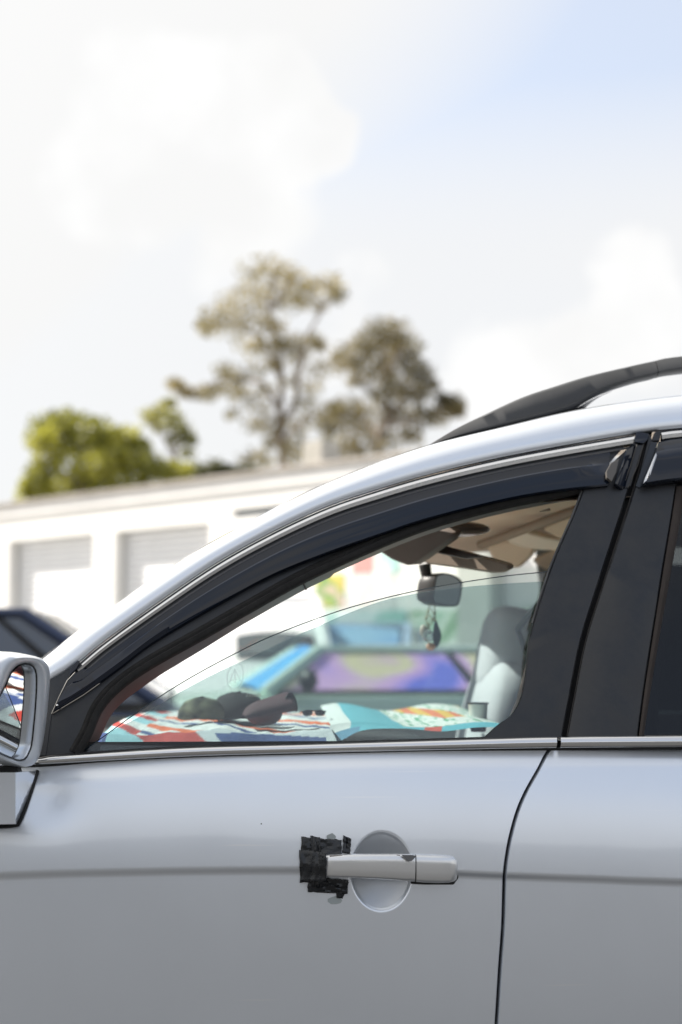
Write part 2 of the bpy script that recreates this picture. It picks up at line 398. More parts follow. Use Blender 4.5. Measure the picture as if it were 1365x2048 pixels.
# concrete pier standing up behind the gutter
pa = hitw(629, 950, WA + WN * 0.6, WN); pb = hitw(668, 950, WA + WN * 0.6, WN); pt = hitw(648, 886, WA + WN * 0.6, WN).z
ta, tb = (pa - WA).dot(WD), (pb - WA).dot(WD)
mb = MB(); wbox(mb, ta, tb, ZROOF + .05, pt, .35, .35 + (tb - ta))
wpart(mb, 'chimney', mat('pier_concrete', (0.42, 0.40, 0.36), .85, var=.12, vscale=3), smooth=0, bevel=.02)
slat_mat = mat('roller_steel', (0.80, 0.81, 0.83), 0.45, var=.04, vscale=3)
frame_mat = mat('jamb_grey', (0.5, 0.5, 0.49), .6)
slat_mesh = None
for (a, b, z) in DOORS:
    mb = MB(); wbox(mb, a - .0, b, .0, z, .26, .28)
    door = wpart(mb, 'roller_door', frame_mat, smooth=0)
    w_ = b - a; pitch = 0.105; k = int(z / pitch)
    for i in range(k):
        if slat_mesh is None:
            sm = MB(); rows = []
            for t_ in (0.02, w_ - .02):
                rows.append([W(t_, zz, bb) for zz, bb in ((0, .255), (.012, .225), (.05, .212), (.088, .225), (.101, .255))])
            sm.grid(rows); so = wpart(sm, 'slat', slat_mat, door, smooth=60); slat_mesh = so.data
        else:
            so = bpy.data.objects.new('slat', slat_mesh); COL.objects.link(so); so.parent = door
        so.location = WD * a + Vector((0, 0, z - (i + 1) * pitch))
    for t_ in (a + .03, b - .03):
        mb = MB(); wbox(mb, t_ - .03, t_ + .03, .004, z - .004, .16, .205); wpart(mb, 'guide_rail', frame_mat, door, smooth=0)
mb = MB(); wbox(mb, win[0], win[1], win[2], win[3], .10, .14)
wf = wpart(mb, 'window', mat('louvre_frame', (.55, .56, .57), .5), smooth=0)
for i in range(3):
    mb = MB(); h = (win[3] - win[2]) / 3
    wbox(mb, win[0] + .03 + 0, win[1] - .03, win[2] + i * h + .015, win[2] + (i + 1) * h - .015, .07, .09)
    wpart(mb, 'pane', mat('louvre_glass', (.10, .14, .17), .08), wf, smooth=0)
# painted mural panels on the right-hand stretch of the wall
def mural(name, cols, scale, seed, rough=.6):
    m = bpy.data.materials.new(name); m.use_nodes = True; nt = m.node_tree; N = nt.nodes.new; L = nt.links.new; b = nt.nodes['Principled BSDF']
    tc = N('ShaderNodeTexCoord'); mp = N('ShaderNodeMapping'); mp.inputs['Location'].default_value = (seed, seed * .7, seed * 1.3); L(tc.outputs['Object'], mp.inputs[0])
    n = N('ShaderNodeTexNoise'); n.inputs['Scale'].default_value = scale; n.inputs['Detail'].default_value = 1; n.inputs['Distortion'].default_value = .7; L(mp.outputs[0], n.inputs['Vector'])
    cr = N('ShaderNodeValToRGB'); cr.color_ramp.interpolation = 'EASE'
    e = cr.color_ramp.elements
    while len(e) < len(cols): e.new(0.5)
    for i, c in enumerate(cols): e[i].position = .30 + .42 * i / (len(cols) - 1); e[i].color = (*c, 1)
    L(n.outputs[0], cr.inputs[0]); L(cr.outputs[0], b.inputs['Base Color']); b.inputs['Roughness'].default_value = rough
    return m
def wpanel(px0, py0, px1, py1, m, name='mural_panel', off=.012):
    t0, z1 = wall(px0, py0); t1, z0 = wall(px1, py1)
    mb = MB(); wbox(mb, t0, t1, z0, z1, -off, -.002)
    return wpart(mb, name, m, smooth=0)
wpanel(632, 1150, 690, 1214, mural('mural_garden', [(.55, .12, .10), (.6, .5, .12), (.16, .32, .10), (.62, .45, .38), (.4, .35, .08)], 1.7, 3))
wpanel(705, 1098, 746, 1146, mural('mural_red', [(.62, .28, .26), (.66, .36, .33)], 1.5, 8))
wpanel(758, 1092, 800, 1144, mural('mural_teal', [(.74, .77, .75), (.35, .58, .54), (.62, .72, .70), (.28, .50, .48)], 1.8, 5))
wpanel(694, 1150, 790, 1222, mural('mural_grey', [(.74, .74, .73), (.62, .62, .62), (.78, .77, .76), (.58, .56, .57)], 1.6, 11))
wpanel(822, 1222, 1120, 1330, mural('mural_green', [(.30, .48, .34), (.62, .70, .62), (.20, .36, .20), (.70, .75, .70), (.35, .50, .42)], .9, 2), off=.02)
wpanel(640, 1225, 815, 1330, mural('mural_aqua', [(.40, .58, .58), (.60, .68, .72), (.25, .48, .44), (.66, .72, .74)], .9, 14), off=.02)
mb = MB(); t0, _ = wall(944, 1200); t1, _ = wall(1010, 1200); wbox(mb, t0, t1, .0, 3.0, -.32, -.022)
wpart(mb, 'pier', mat('pier_grey', (.42, .44, .41), .7, var=.1, vscale=2), smooth=0)

# ------------------------------------------------------------------ unseen brick shed behind the camera, added to darken the door reflections
shed = empty('added_shed', (0, -17, 0), 0, 'dark grey brick shed added unseen behind the camera to darken the silver doors', 'building')
mb = MB(); y0 = 1.0
for (xa, xb, za, zb2) in ((-34, -9, 0, 3.7), (-9, -5, 3.1, 3.7), (-5, 1.2, 0, 3.7), (1.2, 4.2, 3.1, 3.7), (4.2, 7, 0, 3.7), (7, 10, 3.1, 3.7), (10, 34, 0, 3.7)):
    mb.box(((xa + xb) / 2, 0, (za + zb2) / 2), (xb - xa, .3, zb2 - za))
mb.box((0, -9, 1.85), (67.4, .3, 3.7)); mb.box((-33.8, -4.5, 1.85), (.3, 8.6, 3.7)); mb.box((33.8, -4.5, 1.85), (.3, 8.6, 3.7))
mb.build('wall', mat('dark_brick', (.125, .135, .15), .85, var=.2, vscale=4), shed, smooth=0)
for xa, xb in ((-9, -5), (1.2, 4.2), (7, 10)):
    mb = MB(); mb.box(((xa + xb) / 2, -.25, 1.55), (xb - xa, .06, 3.1)); mb.build('roller_door', mat('shed_door', (.62, .63, .65), .5, var=.05), shed, smooth=0)
mb = MB(); mb.box((0, -4.4, 3.78), (68.4, 9.4, .14)); mb.box((0, .42, 3.74), (68.4, .12, .24)); mb.build('roof', mat('shed_roof', (.20, .20, .21), .5), shed, smooth=0)

# ------------------------------------------------------------------ trees
def tree(name, label, px_base, depth, limbs, clumps, leaf, leafcol, col2, bark, n_leaf, base_r, group=None):
    y = depth - 2.6
    base = atY(px_base, HORIZON, y); base.z = 0
    root = empty(name, base, 0, label, 'tree', group)
    tk = MB()
    for path, r0, r1 in limbs:
        P = []
        for i, (px, py, dy) in enumerate(path):
            p = atY(px, py, y + dy); P.append(p)
        P = cat_rom(P, max(6, len(P) * 4)); n = len(P)
        P = [p + Vector((noise.noise(p * .9), noise.noise(p * .9 + Vector((9, 0, 0))), 0)) * r0 * .8 for p in P]
        tk.tube(P, [.75 * (r0 + (r1 - r0) * (i / (n - 1)) ** .8) for i in range(n)], 7)
    o = tk.build('trunk', bark, root, smooth=60); o.location = -base
    cr = MB(); rnd = random.Random(hash(name) % 1000 + int(px_base)); cr.c = []
    for (px, py, rpx, dens) in clumps:
        r = rpx / F * depth * 1.32
        c = atY(px, py, y + rnd.uniform(-1, 1) * r * 1.6)
        tone = rnd.uniform(0, 1)
        for k in range(int(n_leaf * dens)):
            while True:
                q = Vector((rnd.uniform(-1, 1), rnd.uniform(-1, 1), rnd.uniform(-1, 1)))
                if q.length < 1: break
            q = q * (0.55 + .45 * q.length) ; q.z *= .75
            p = c + q * r
            a = Vector((rnd.gauss(0, 1), rnd.gauss(0, 1), rnd.gauss(0, 1) - leaf[2])).normalized(); b = a.orthogonal().normalized()
            b = (b * math.cos(k) + a.cross(b) * math.sin(k))
            l, w_ = leaf[0] * rnd.uniform(.6, 1.3), leaf[1] * rnd.uniform(.6, 1.3)
            o_ = len(cr.v)
            cr.v += [p - a * l * .5, p + b * w_ * .5, p + a * l * .5, p - b * w_ * .5]; cr.f.append((o_, o_ + 1, o_ + 2, o_ + 3))
            t_ = min(1, max(0, tone * .6 + rnd.uniform(-.1, .5))); cc = [x + (z_ - x) * t_ for x, z_ in zip(leafcol, col2)]
            cr.c += [cc] * 4
    me = bpy.data.meshes.new('crown'); me.from_pydata([tuple(p - base) for p in cr.v], [], cr.f)
    at = me.color_attributes.new('print', 'FLOAT_COLOR', 'POINT'); at.data.foreach_set('color', [x for c in cr.c for x in (*c, 1)])
    me.materials.append(LEAF); o = bpy.data.objects.new('crown', me); COL.objects.link(o); o.parent = root
    return root
def leaf_material():
    m = bpy.data.materials.new('leaf'); m.use_nodes = True; nt = m.node_tree; nt.nodes.clear(); N = nt.nodes.new; L = nt.links.new
    out = N('ShaderNodeOutputMaterial'); a = N('ShaderNodeVertexColor'); a.layer_name = 'print'
    d = N('ShaderNodeBsdfDiffuse'); t = N('ShaderNodeBsdfTranslucent'); g_ = N('ShaderNodeBsdfGlossy'); g_.inputs['Roughness'].default_value = .45
    L(a.outputs[0], d.inputs[0]); L(a.outputs[0], t.inputs[0])
    m1 = N('ShaderNodeMixShader'); m1.inputs[0].default_value = .55; L(d.outputs[0], m1.inputs[1]); L(t.outputs[0], m1.inputs[2])
    m2 = N('ShaderNodeMixShader'); m2.inputs[0].default_value = .05; L(m1.outputs[0], m2.inputs[1]); L(g_.outputs[0], m2.inputs[2]); L(m2.outputs[0], out.inputs[0])
    return m
LEAF = leaf_material()
bark = mat('pale_bark', (.26, .22, .18), .9, var=.3, vscale=2)
gum_a, gum_b = (.15, .135, .060), (.38, .31, .13)
tree('gum_tree', 'tall sparse gum tree rising highest behind the white workshop', 570, 46,
     [([(566, 1320, 0), (566, 1000, 0), (568, 860, 0), (562, 760, .3), (548, 690, .5), (545, 600, 0), (548, 540, 0)], .34, .07),
      ([(568, 860, 0), (590, 800, 0), (600, 740, -.5), (610, 690, 0), (640, 620, 0), (668, 590, 0)], .17, .04),
      ([(566, 830, 0), (530, 770, .5), (490, 760, 1), (440, 760, 0), (400, 780, 0), (365, 775, 0)], .14, .03),
      ([(562, 760, .3), (520, 680, .5), (470, 650, 0), (425, 640, 0)], .14, .03),
      ([(567, 900, 0), (540, 860, 1), (515, 850, 1)], .10, .03), ([(568, 880, 0), (600, 850, -1), (640, 820, -1)], .10, .03),
      ([(545, 620, 0), (580, 570, 0), (600, 560, 0)], .09, .03)],
     [(520, 545, 40, 1), (555, 545, 38, 1), (585, 560, 30, .8), (500, 590, 34, .9), (540, 595, 34, .8), (580, 600, 32, .8), (465, 610, 34, .9), (430, 640, 32, .9), (415, 655, 22, .8),
      (470, 650, 36, .8), (505, 640, 30, .6), (545, 650, 26, .7), (600, 590, 26, .7), (620, 575, 20, .5), (655, 570, 30, .9), (672, 590, 22, .7), (630, 610, 22, .5),
      (500, 690, 30, .8), (540, 690, 30, .8), (570, 685, 26, .8), (610, 690, 34, 1), (590, 720, 24, .6), (640, 690, 16, .5),
      (500, 745, 26, .5), (470, 760, 26, .8), (480, 790, 24, .7), (440, 780, 22, .5), (415, 785, 20, .6), (395, 790, 14, .5), (352, 768, 17, .8), (372, 785, 14, .5),
      (545, 730, 20, .4), (590, 765, 22, .4), (610, 800, 24, .5), (630, 770, 18, .3), (520, 815, 24, .5), (510, 850, 22, .5), (535, 850, 24, .5), (545, 880, 20, .5), (600, 850, 20, .4),
      (500, 920, 26, .7), (530, 915, 24, .6), (600, 915, 26, .8), (560, 850, 24, .4), (470, 830, 18, .3), (600, 880, 24, .5), (575, 900, 20, .5), (450, 740, 22, .5), (530, 780, 26, .5), (640, 740, 22, .5), (620, 830, 24, .5)],
     (.26, .075, .9), gum_a, gum_b, bark, 165, .3)
tree('gum_tree', 'broad grey brown gum tree just above the silver roof pillar', 770, 41,
     [([(770, 1320, 0), (768, 1000, 0), (765, 890, 0), (770, 820, 0), (765, 740, 0), (768, 680, 0)], .30, .07),
      ([(768, 860, 0), (800, 800, 0), (830, 770, 0), (850, 740, 0)], .14, .03), ([(766, 880, 0), (720, 830, .5), (690, 830, 0), (660, 840, 0)], .14, .03),
      ([(770, 820, 0), (720, 760, 0), (690, 730, 0)], .12, .03), ([(780, 850, 0), (850, 830, 0), (900, 810, 0)], .11, .03), ([(768, 760, 0), (800, 700, 0), (815, 680, 0)], .09, .03)],
     [(760, 665, 34, 1), (790, 665, 34, 1), (740, 690, 36, 1), (780, 700, 36, 1.1), (815, 695, 30, 1), (705, 705, 34, 1), (690, 725, 28, .9), (735, 735, 32, .7), (780, 740, 34, 1.1), (820, 735, 34, 1),
      (845, 750, 26, .8), (715, 760, 20, .5), (770, 780, 34, .9), (810, 780, 34, 1), (840, 785, 28, .9), (865, 770, 14, .3), (690, 820, 32, .9), (665, 825, 26, .9), (655, 850, 22, .8), (700, 850, 30, .8),
      (735, 820, 28, .6), (740, 860, 30, .8), (780, 830, 28, .7), (815, 830, 30, .8), (850, 835, 28, .8), (880, 830, 26, .8), (905, 805, 22, .9), (915, 820, 16, .8), (885, 800, 16, .5),
      (820, 870, 26, .7), (780, 880, 26, .6), (700, 890, 28, .8), (660, 890, 28, .7), (690, 920, 30, .8), (740, 900, 30, .7)],
     (.25, .072, .9), (.105, .096, .046), (.29, .235, .105), bark, 205, .3)
yg_a, yg_b = (.14, .15, .025), (.50, .48, .07)
tree('round_tree', 'dense yellow green tree behind the left end of the workshop roof', 170, 34,
     [([(165, 1320, 0), (165, 1050, 0), (160, 950, 0), (150, 880, 0)], .25, .06), ([(163, 980, 0), (220, 920, 0), (270, 900, 0)], .14, .03), ([(163, 980, 0), (110, 930, 0), (90, 880, 0)], .13, .03), ([(220, 920, 0), (290, 940, 0), (340, 945, 0)], .1, .03)],
     [(100, 855, 36, 1), (130, 845, 34, 1), (165, 855, 34, 1), (200, 865, 34, 1), (85, 880, 30, .9), (130, 885, 36, 1), (175, 890, 34, .9), (220, 890, 36, 1), (255, 880, 30, 1), (270, 900, 28, 1), (240, 920, 34, 1), (290, 930, 32, 1),
      (200, 930, 36, .9), (150, 930, 32, .6), (100, 920, 28, .8), (80, 950, 28, .8), (65, 975, 26, .8), (110, 970, 30, .8), (160, 970, 34, .9), (210, 965, 36, 1), (260, 960, 34, 1), (310, 950, 32, 1), (340, 945, 28, 1), (370, 945, 20, .8), (60, 1000, 26, .8), (120, 1000, 32, .9)],
     (.17, .09, .2), yg_a, yg_b, bark, 330, .25)
tree('slender_tree', 'small open green tree between the round tree and the tall gum', 345, 37,
     [([(350, 1320, 0), (350, 1050, 0), (352, 930, 0), (345, 870, 0), (335, 830, 0)], .14, .04), ([(352, 900, 0), (375, 870, 0), (380, 855, 0)], .07, .02), ([(350, 920, 0), (320, 860, 0), (295, 840, 0)], .07, .02)],
     [(300, 832, 20, .8), (330, 820, 22, .9), (345, 840, 22, .8), (315, 850, 18, .6), (365, 860, 20, .8), (378, 880, 16, .7), (350, 880, 18, .5), (375, 905, 14, .5), (390, 945, 24, 1), (430, 940, 24, 1), (340, 805, 10, .6)],
     (.17, .09, .2), (.15, .16, .045), (.36, .34, .08), bark, 150, .2)
mb_sh = [(420, 945, 18, 1), (445, 942, 18, 1), (475, 945, 16, .8), (405, 950, 16, 1), (500, 945, 14, .6)]
tree('bush', 'low dark green bush just above the workshop gutter', 440, 33, [([(440, 1320, 0), (440, 1000, 0), (440, 950, 0)], .1, .03), ([(440, 980, 0), (480, 950, 0)], .05, .02)], mb_sh, (.15, .08, .2), (.05, .055, .018), (.13, .13, .04), bark, 420, .1)

# ------------------------------------------------------------------ parked cars behind
black_trim = mat('black_trim', (.012, .012, .013), .45)
tyre_m = mat('tyre', (.018, .018, .018), .85); rim_m = mat('rim', (.45, .46, .47), .35, metal=.9)
lamp_m = mat('lamp_lens', (.75, .77, .8), .08, coat=1); tail_m = mat('tail_lens', (.35, .02, .02), .12, coat=1)
def wheel_part(root, name, c, r, w_, axis=(0, 1, 0)):
    mb = MB(); mb.lathe([(r * .62, -w_ / 2), (r * .93, -w_ / 2), (r, -w_ * .35), (r, w_ * .35), (r * .93, w_ / 2), (r * .62, w_ / 2)], c, axis, 28)
    o = mb.build('wheel', tyre_m, root, smooth=40)
    mb = MB(); mb.lathe([(0, -w_ * .30), (r * .2, -w_ * .36), (r * .3, -w_ * .22), (r * .55, -w_ * .30), (r * .64, -w_ * .46), (r * .64, w_ * .46), (r * .5, w_ * .2), (0, w_ * .2)], c, axis, 28)
    mb.build('rim', rim_m, o, smooth=40); return o
def parked_car(name, label, loc, rz, Lc, Wc, H, paint, gl, cabin, hood=.60, deck=.66, belt=.60, group=None, cat='car', lean=.16, shell=None, splits=((.07, .34), (.37, .63), (.655, .93)), ws=(.05, .95, .08, .94), side=None, roof=None):
    root = empty(name, loc, rz, label, cat, group)          # nose towards +x
    hb = Wc / 2; zb = .20; zt = belt * H
    x0, x1 = -Lc / 2, Lc / 2
    b0, r0, r1, b1 = [x0 + c * Lc for c in cabin]           # rear base, rear roof, front roof, front base
    def top(x):
        if x > b1: t = (x - b1) / (x1 - b1); return (zt * (1 - t) + hood * H * .80 * t) - .10 * t ** 3 * H
        if x < b0: t = (b0 - x) / max(b0 - x0, .01); return zt * (1 - t) + deck * H * .97 * t - .05 * t ** 4 * H
        return zt
    rows = []
    for i in range(25):
        x = x0 + Lc * i / 24; e = abs(2 * i / 24 - 1); w_ = hb * (1 - .14 * e ** 5); z1 = top(x); b_ = zb + .12 * e ** 6
        half = [(w_ * .90, b_), (w_ * .985, b_ + .12), (w_, b_ + (z1 - b_) * .55), (w_ * .985, z1 - .10), (w_ * .93, z1 - .015), (w_ * .6, z1 + .022), (0, z1 + .035)]
        ring = [Vector((x, -a, z)) for a, z in half] + [Vector((x, a, z)) for a, z in half[-2::-1]]
        rows.append(ring)
    mb = MB(); mb.grid(rows, close_u=True)
    m = len(rows[0]); mb.f.append(tuple(range(m))); mb.f.append(tuple(len(mb.v) - m + i for i in range(m)))
    mb.build('body', paint, root, smooth=50)
    # cabin: pillars and roof in paint, panes set a little outside a dark inner shell
    hr = hb - lean - .02; zr = H - .045; wb = hb * .93
    B = [(b0, wb * .97), (b1, wb * .93)]; 
    def ringp(t):                                          # 0 belt .. 1 roof
        q = [Vector((b0, -wb * .96, zt)), Vector((b1, -wb * .92, zt)), Vector((b1, wb * .92, zt)), Vector((b0, wb * .96, zt))]
        r_ = [Vector((r0, -hr, zr)), Vector((r1, -hr, zr)), Vector((r1, hr, zr)), Vector((r0, hr, zr))]
        return [a.lerp(b, t) for a, b in zip(q, r_)]
    A, R = ringp(0), ringp(1)
    mb = MB(); mb.add(ringp(-.05) + [p * 1 for p in ringp(.99)], [(0, 1, 5, 4), (1, 2, 6, 5), (2, 3, 7, 6), (3, 0, 4, 7)])
    mb.v = [Vector((p.x * .985, p.y * .965, p.z)) for p in mb.v]
    mb.build('cabin_shell', shell or black_trim, root, smooth=0)
    rf = MB(); rr = []
    for i in range(7):
        x = r0 + (r1 - r0) * i / 6; row = []
        for j in range(9):
            y_ = -hr + 2 * hr * j / 8; row.append(Vector((x + (0), y_, zr + .045 * (1 - (2 * j / 8 - 1) ** 2) * (1 - .4 * (2 * i / 6 - 1) ** 2))))
        rr.append(row)
    rf.grid(rr)
    rf.build('roof', roof or paint, root, smooth=50)
    pl = MB()
    for i in range(4): pl.tube([A[i], R[i]], [.05, .042], 6)
    for i in (0, 1, 2, 3): pl.tube([R[i], R[(i + 1) % 4]], .03, 6)
    pl.build('pillar_frame', paint, root, smooth=50)
    def pane(i, j, u0, u1, nm, mm, off=.004, v0=.08, v1=.94):
        a, b, c, d = A[i], A[j], R[j], R[i]
        def q(u, v): return a.lerp(b, u).lerp(d.lerp(c, u), v)
        n = (b - a).cross(d - a).normalized()
        if n.dot((a + c) / 2 - Vector(((b0 + b1) / 2, 0, zt))) < 0: n = -n
        rows_ = []
        for vv in range(5):
            rows_.append([q(u0 + (u1 - u0) * k / 6, v0 + (v1 - v0) * vv / 4) + n * (off + (.05 * (1 - (2 * k / 6 - 1) ** 2) if nm != 'window' else 0)) for k in range(7)])
        mb = MB(); mb.grid(rows_); mb.build(nm, mm, root, smooth=60)
    dm = mat('car_window', (.022, .05, .10), .04, coat=1, spec=.6)
    for (i, j) in ((0, 1), (3, 2)):
        
        for u0, u1 in splits: pane(i, j, u0, u1, 'window', side or dm)
    pane(1, 2, ws[0], ws[1], 'windscreen', gl, .004, ws[2], ws[3]); pane(3, 0, .06, .94, 'rear_window', dm)
    for sx in (x0 + .19 * Lc, x1 - .19 * Lc):
        for sy in (-1, 1): wheel_part(root, 'wheel', (sx, sy * (hb - .09), .32), .32, .2)
    for sy in (-1, 1):
        mb = MB(); mb.sphere((x1 - .16, sy * hb * .68, top(x1 - .16) - .14), .12, 12, 8, (.9, 1.5, .7)); mb.build('headlight', lamp_m, root)
        mb = MB(); mb.sphere((x0 + .10, sy * hb * .72, top(x0 + .1) - .16), .10, 12, 8, (.7, 1.4, 1.1)); mb.build('tail_light', tail_m, root)
        mb = MB(); mb.sphere((b1 - .25, sy * (wb + .10), zt + .09), .09, 12, 8, (.7, 1.1, .8)); mb.build('wing_mirror', black_trim, root)
    mb = MB(); mb.box((x1 - .03, 0, .42), (.05, Wc * .5, .14)); mb.build('grille', black_trim, root, bevel=.02)
    return root
navy = mat('navy_paint', (.010, .028, .085), .3, metal=.3, coat=1)
wpaint = mat('white_paint', (.80, .80, .79), .3, coat=1, var=.02)
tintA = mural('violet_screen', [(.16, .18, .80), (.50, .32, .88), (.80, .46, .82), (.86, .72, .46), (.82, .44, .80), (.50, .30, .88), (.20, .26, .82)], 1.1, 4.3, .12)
tintB = mural('pale_blue_screen', [(.16, .34, .72), (.36, .56, .76), (.22, .34, .75), (.12, .12, .50)], 1.2, 6, .05)
dscreen = mat('dark_screen', (.03, .045, .05), .05, coat=1)
p = atY(30, HORIZON, 6.6); p.z = 0
parked_car('parked_car', 'dark navy car parked behind at the left edge', p + Vector((-1.03, 0, 0)), rad(184), 4.5, 1.8, 1.58, navy, dscreen, (.04, .24, .60, .80), group='cars parked behind', splits=((.0, .10), (.13, .55), (.58, .95)))
p = atY(853, HORIZON, 7.4); p.z = 0
blue_screen = mat('blue_screen', (.03, .30, .80), .35, col2=(.10, .42, .70), vscale=2.5, detail=1)
parked_car('parked_car', 'low pale green coupe with blue windscreen and iridescent violet side windows', p, rad(192), 4.2, 1.72, 1.36, mat('mint_paint', (.66, .80, .70), .3, coat=1), blue_screen, (.10, .28, .70, .80), group='cars parked behind', hood=.92, deck=.84, belt=.76, ws=(.03, .97, .02, .97), lean=.42, side=tintA, roof=wpaint, splits=((.04, .50), (.53, .97)))
p = atY(672, HORIZON, 10.2); p.z = 0
parked_car('parked_car', 'pale lavender car facing us behind the green coupe with light blue windscreen', p + Vector((0, 1.2, 0)), rad(-97), 4.2, 1.8, 1.62, mat('lavender_paint', (.46, .56, .74), .35, coat=1), tintB, (.06, .18, .56, .74), group='cars parked behind')
p = atY(475, HORIZON, 8.6); p.z = 0
parked_car('parked_van', 'white van facing us seen through the front of the side window', p + Vector((-.1, 2.2, 0)), rad(-84), 4.4, 1.62, 1.84, wpaint, dscreen, (.0, .03, .62, .80), hood=.56, belt=.66, group='cars parked behind', cat='van', shell=wpaint, ws=(.42, .93, .08, .42))

# ================================================================== THE SILVER CAR
silver = silver_paint()
rubber = mat('rubber', (.016, .016, .017), .7, var=.2, vscale=30)
gloss_black = mat('gloss_black', (.004, .008, .018), .06, spec=.5)
satin_black = mat('satin_black', (.013, .016, .021), .42, col2=(.034, .035, .038), vscale=16, rvar=.14, detail=8, bump=.06, bscale=350)
chrome = mat('chrome', (.72, .72, .72), .12, metal=1, rvar=.05, vscale=20)
alu = mat('bright_trim', (.78, .78, .78), .22, metal=1)
W_CAR = 1.86
CC = Vector((0.45, W_CAR / 2, 0))                         # middle of the car's footprint in its own frame
car = empty('car', carw(CC), YAW, 'silver four wheel drive wagon filling the foreground with taped door handle', 'car')
def cpart(mb, name, m, parent=None, **k):
    o = mb.build(name, m, parent or car, **k)
    if parent is None: o.location = -CC
    return o

# --- pixel curves of the side
S_ = px_curve([(20, 1372), (90, 1316), (148, 1270), (229, 1213), (300, 1164), (400, 1100), (512, 1039), (600, 993), (668, 962), (768, 922), (870, 888), (1000, 856), (1165, 818), (1365, 790), (1600, 772), (2000, 762), (2300, 775)], 160)
Cr = px_curve([(55, 1402), (104, 1366), (153, 1336), (211, 1289), (323, 1208), (434, 1133), (545, 1071), (657, 1019), (760, 984), (860, 955), (990, 924), (1119, 899), (1271, 873), (1365, 862), (1600, 842), (2000, 832), (2300, 845)], 160)
CrF = px_curve([(153, 1338), (211, 1289), (323, 1208), (434, 1133), (545, 1071), (657, 1019), (760, 984), (860, 955), (990, 924), (1119, 899), (1272, 873)], 110)
CrR = px_curve([(1322, 866), (1365, 861), (1600, 842), (2000, 832), (2150, 836)], 40)
OPEN = px_curve([(160, 1512), (183, 1470), (205, 1420), (240, 1380), (300, 1337), (400, 1281), (500, 1224), (610, 1163), (745, 1101), (860, 1056), (1000, 1017), (1166, 984)], 110)
V1 = px_curve([(104, 1428), (168, 1390), (240, 1338), (306, 1288), (434, 1212), (545, 1152), (657, 1107), (768, 1068), (860, 1038), (1000, 1003), (1100, 985), (1216, 972)], 110)
belt_bot = fx([(-700, 1560), (-300, 1545), (0, 1534), (80, 1531), (120, 1529), (364, 1516), (600, 1509), (900, 1502), (1113, 1498), (1365, 1496), (2200, 1490)])
belt_top = fx([(0, 1522), (80, 1517), (120, 1511), (364, 1495), (600, 1488), (957, 1477), (1113, 1473), (1365, 1470), (2200, 1462)])
gapline = fx([(1110, 1500), (1098, 1515), (1075, 1550), (1053, 1585), (1034, 1625), (1017, 1680), (1007, 1735), (1006, 1760), (1003, 1850), (997, 1930), (990, 2048), (975, 2300)])
gap_up = [(1290, 872), (1266.5, 966), (1205, 1159), (1167, 1282), (1143.5, 1399), (1129, 1470)]
def gap_px(y):                                             # x of the door gap at pixel row y
    lo = [(1500, 1110), (1515, 1098), (1550, 1075), (1585, 1053), (1625, 1034), (1680, 1017), (1735, 1007), (1765, 1006), (1850, 1003), (1930, 997), (2048, 990), (2400, 970)]
    return _gapf(y)
_gapf = fx([(1490, 1118), (1500, 1110), (1515, 1098), (1550, 1075), (1585, 1053), (1625, 1034), (1680, 1017), (1735, 1007), (1765, 1006), (1850, 1003), (1930, 997), (2048, 990), (2400, 970)])

# --- door skins
crease_pts = [(-700, 1800), (-300, 1765), (0, 1745), (300, 1736), (560, 1733), (780, 1735), (915, 1740), (1005, 1744), (1200, 1751), (1365, 1757), (2200, 1780)]
cr3 = [Lp(px, py, .0) for px, py in crease_pts]; crz = fx([(p.x, p.z) for p in cr3])
bt3 = [Lp(px, belt_bot(px), .05) for px in range(-700, 2301, 100)]; btz = fx([(p.x, p.z) for p in bt3])
gp3 = [Lp(_gapf(y), y, .02) for y in range(1490, 2401, 15)]; gpx = fx([(p.z, p.x) for p in gp3][::-1])
cupc = Lp(762, 1740, 0.02); cup_rx = 63 / 1100; cup_rz = 78 / 1100
def ss(a, b, x):
    t = min(1, max(0, (x - a) / (b - a))); return t * t * (3 - 2 * t)
def ysurf(x, z):
    dz = z - crz(x)
    up = .085 * dz + .62 * dz * dz
    und = .0056 * ss(0, .016, -dz) - .048 * max(0, -dz - .010) + .155 * max(0, -dz - .010) ** 2
    y = up if dz > 0 else und
    y += .010 * (x - .15) ** 2
    # soft shoulder where the skin rolls in under the belt strip
    tb = btz(x) - z
    y += .010 * (1 - ss(0, .035, tb))
    # dimple under the mirror
    q = Vector(((x - DENT.x) / .05, (z - DENT.z) / .045)); y += .007 * math.exp(-q.length_squared)
    r = math.hypot((x - cupc.x) / cup_rx, (z - cupc.z) / cup_rz)
    if r < 1.025: y += .028 * max(0, 1 - r * r / 1.05) * ss(1.025, .91, r)
    return y
DENT = Lp(100, 1590, .03)
def vary(a, b, steps):                                     # list from a to b through given (end share, count)
    return None
def door_rows(x):
    zc = crz(x); zb_ = btz(x); zl = .34
    z = [zl + (zc - .10 - zl) * i / 18 for i in range(18)]
    z += [zc - .10 + .08 * i / 56 for i in range(56)]
    z += [zc - .02 + .026 * i / 13 for i in range(13)]
    z += [zc + .006 + .09 * i / 62 for i in range(62)]
    z += [zc + .096 + (zb_ - .05 - zc - .096) * i / 16 for i in range(16)]
    z += [zb_ - .05 + .05 * i / 14 for i in range(15)]
    return z
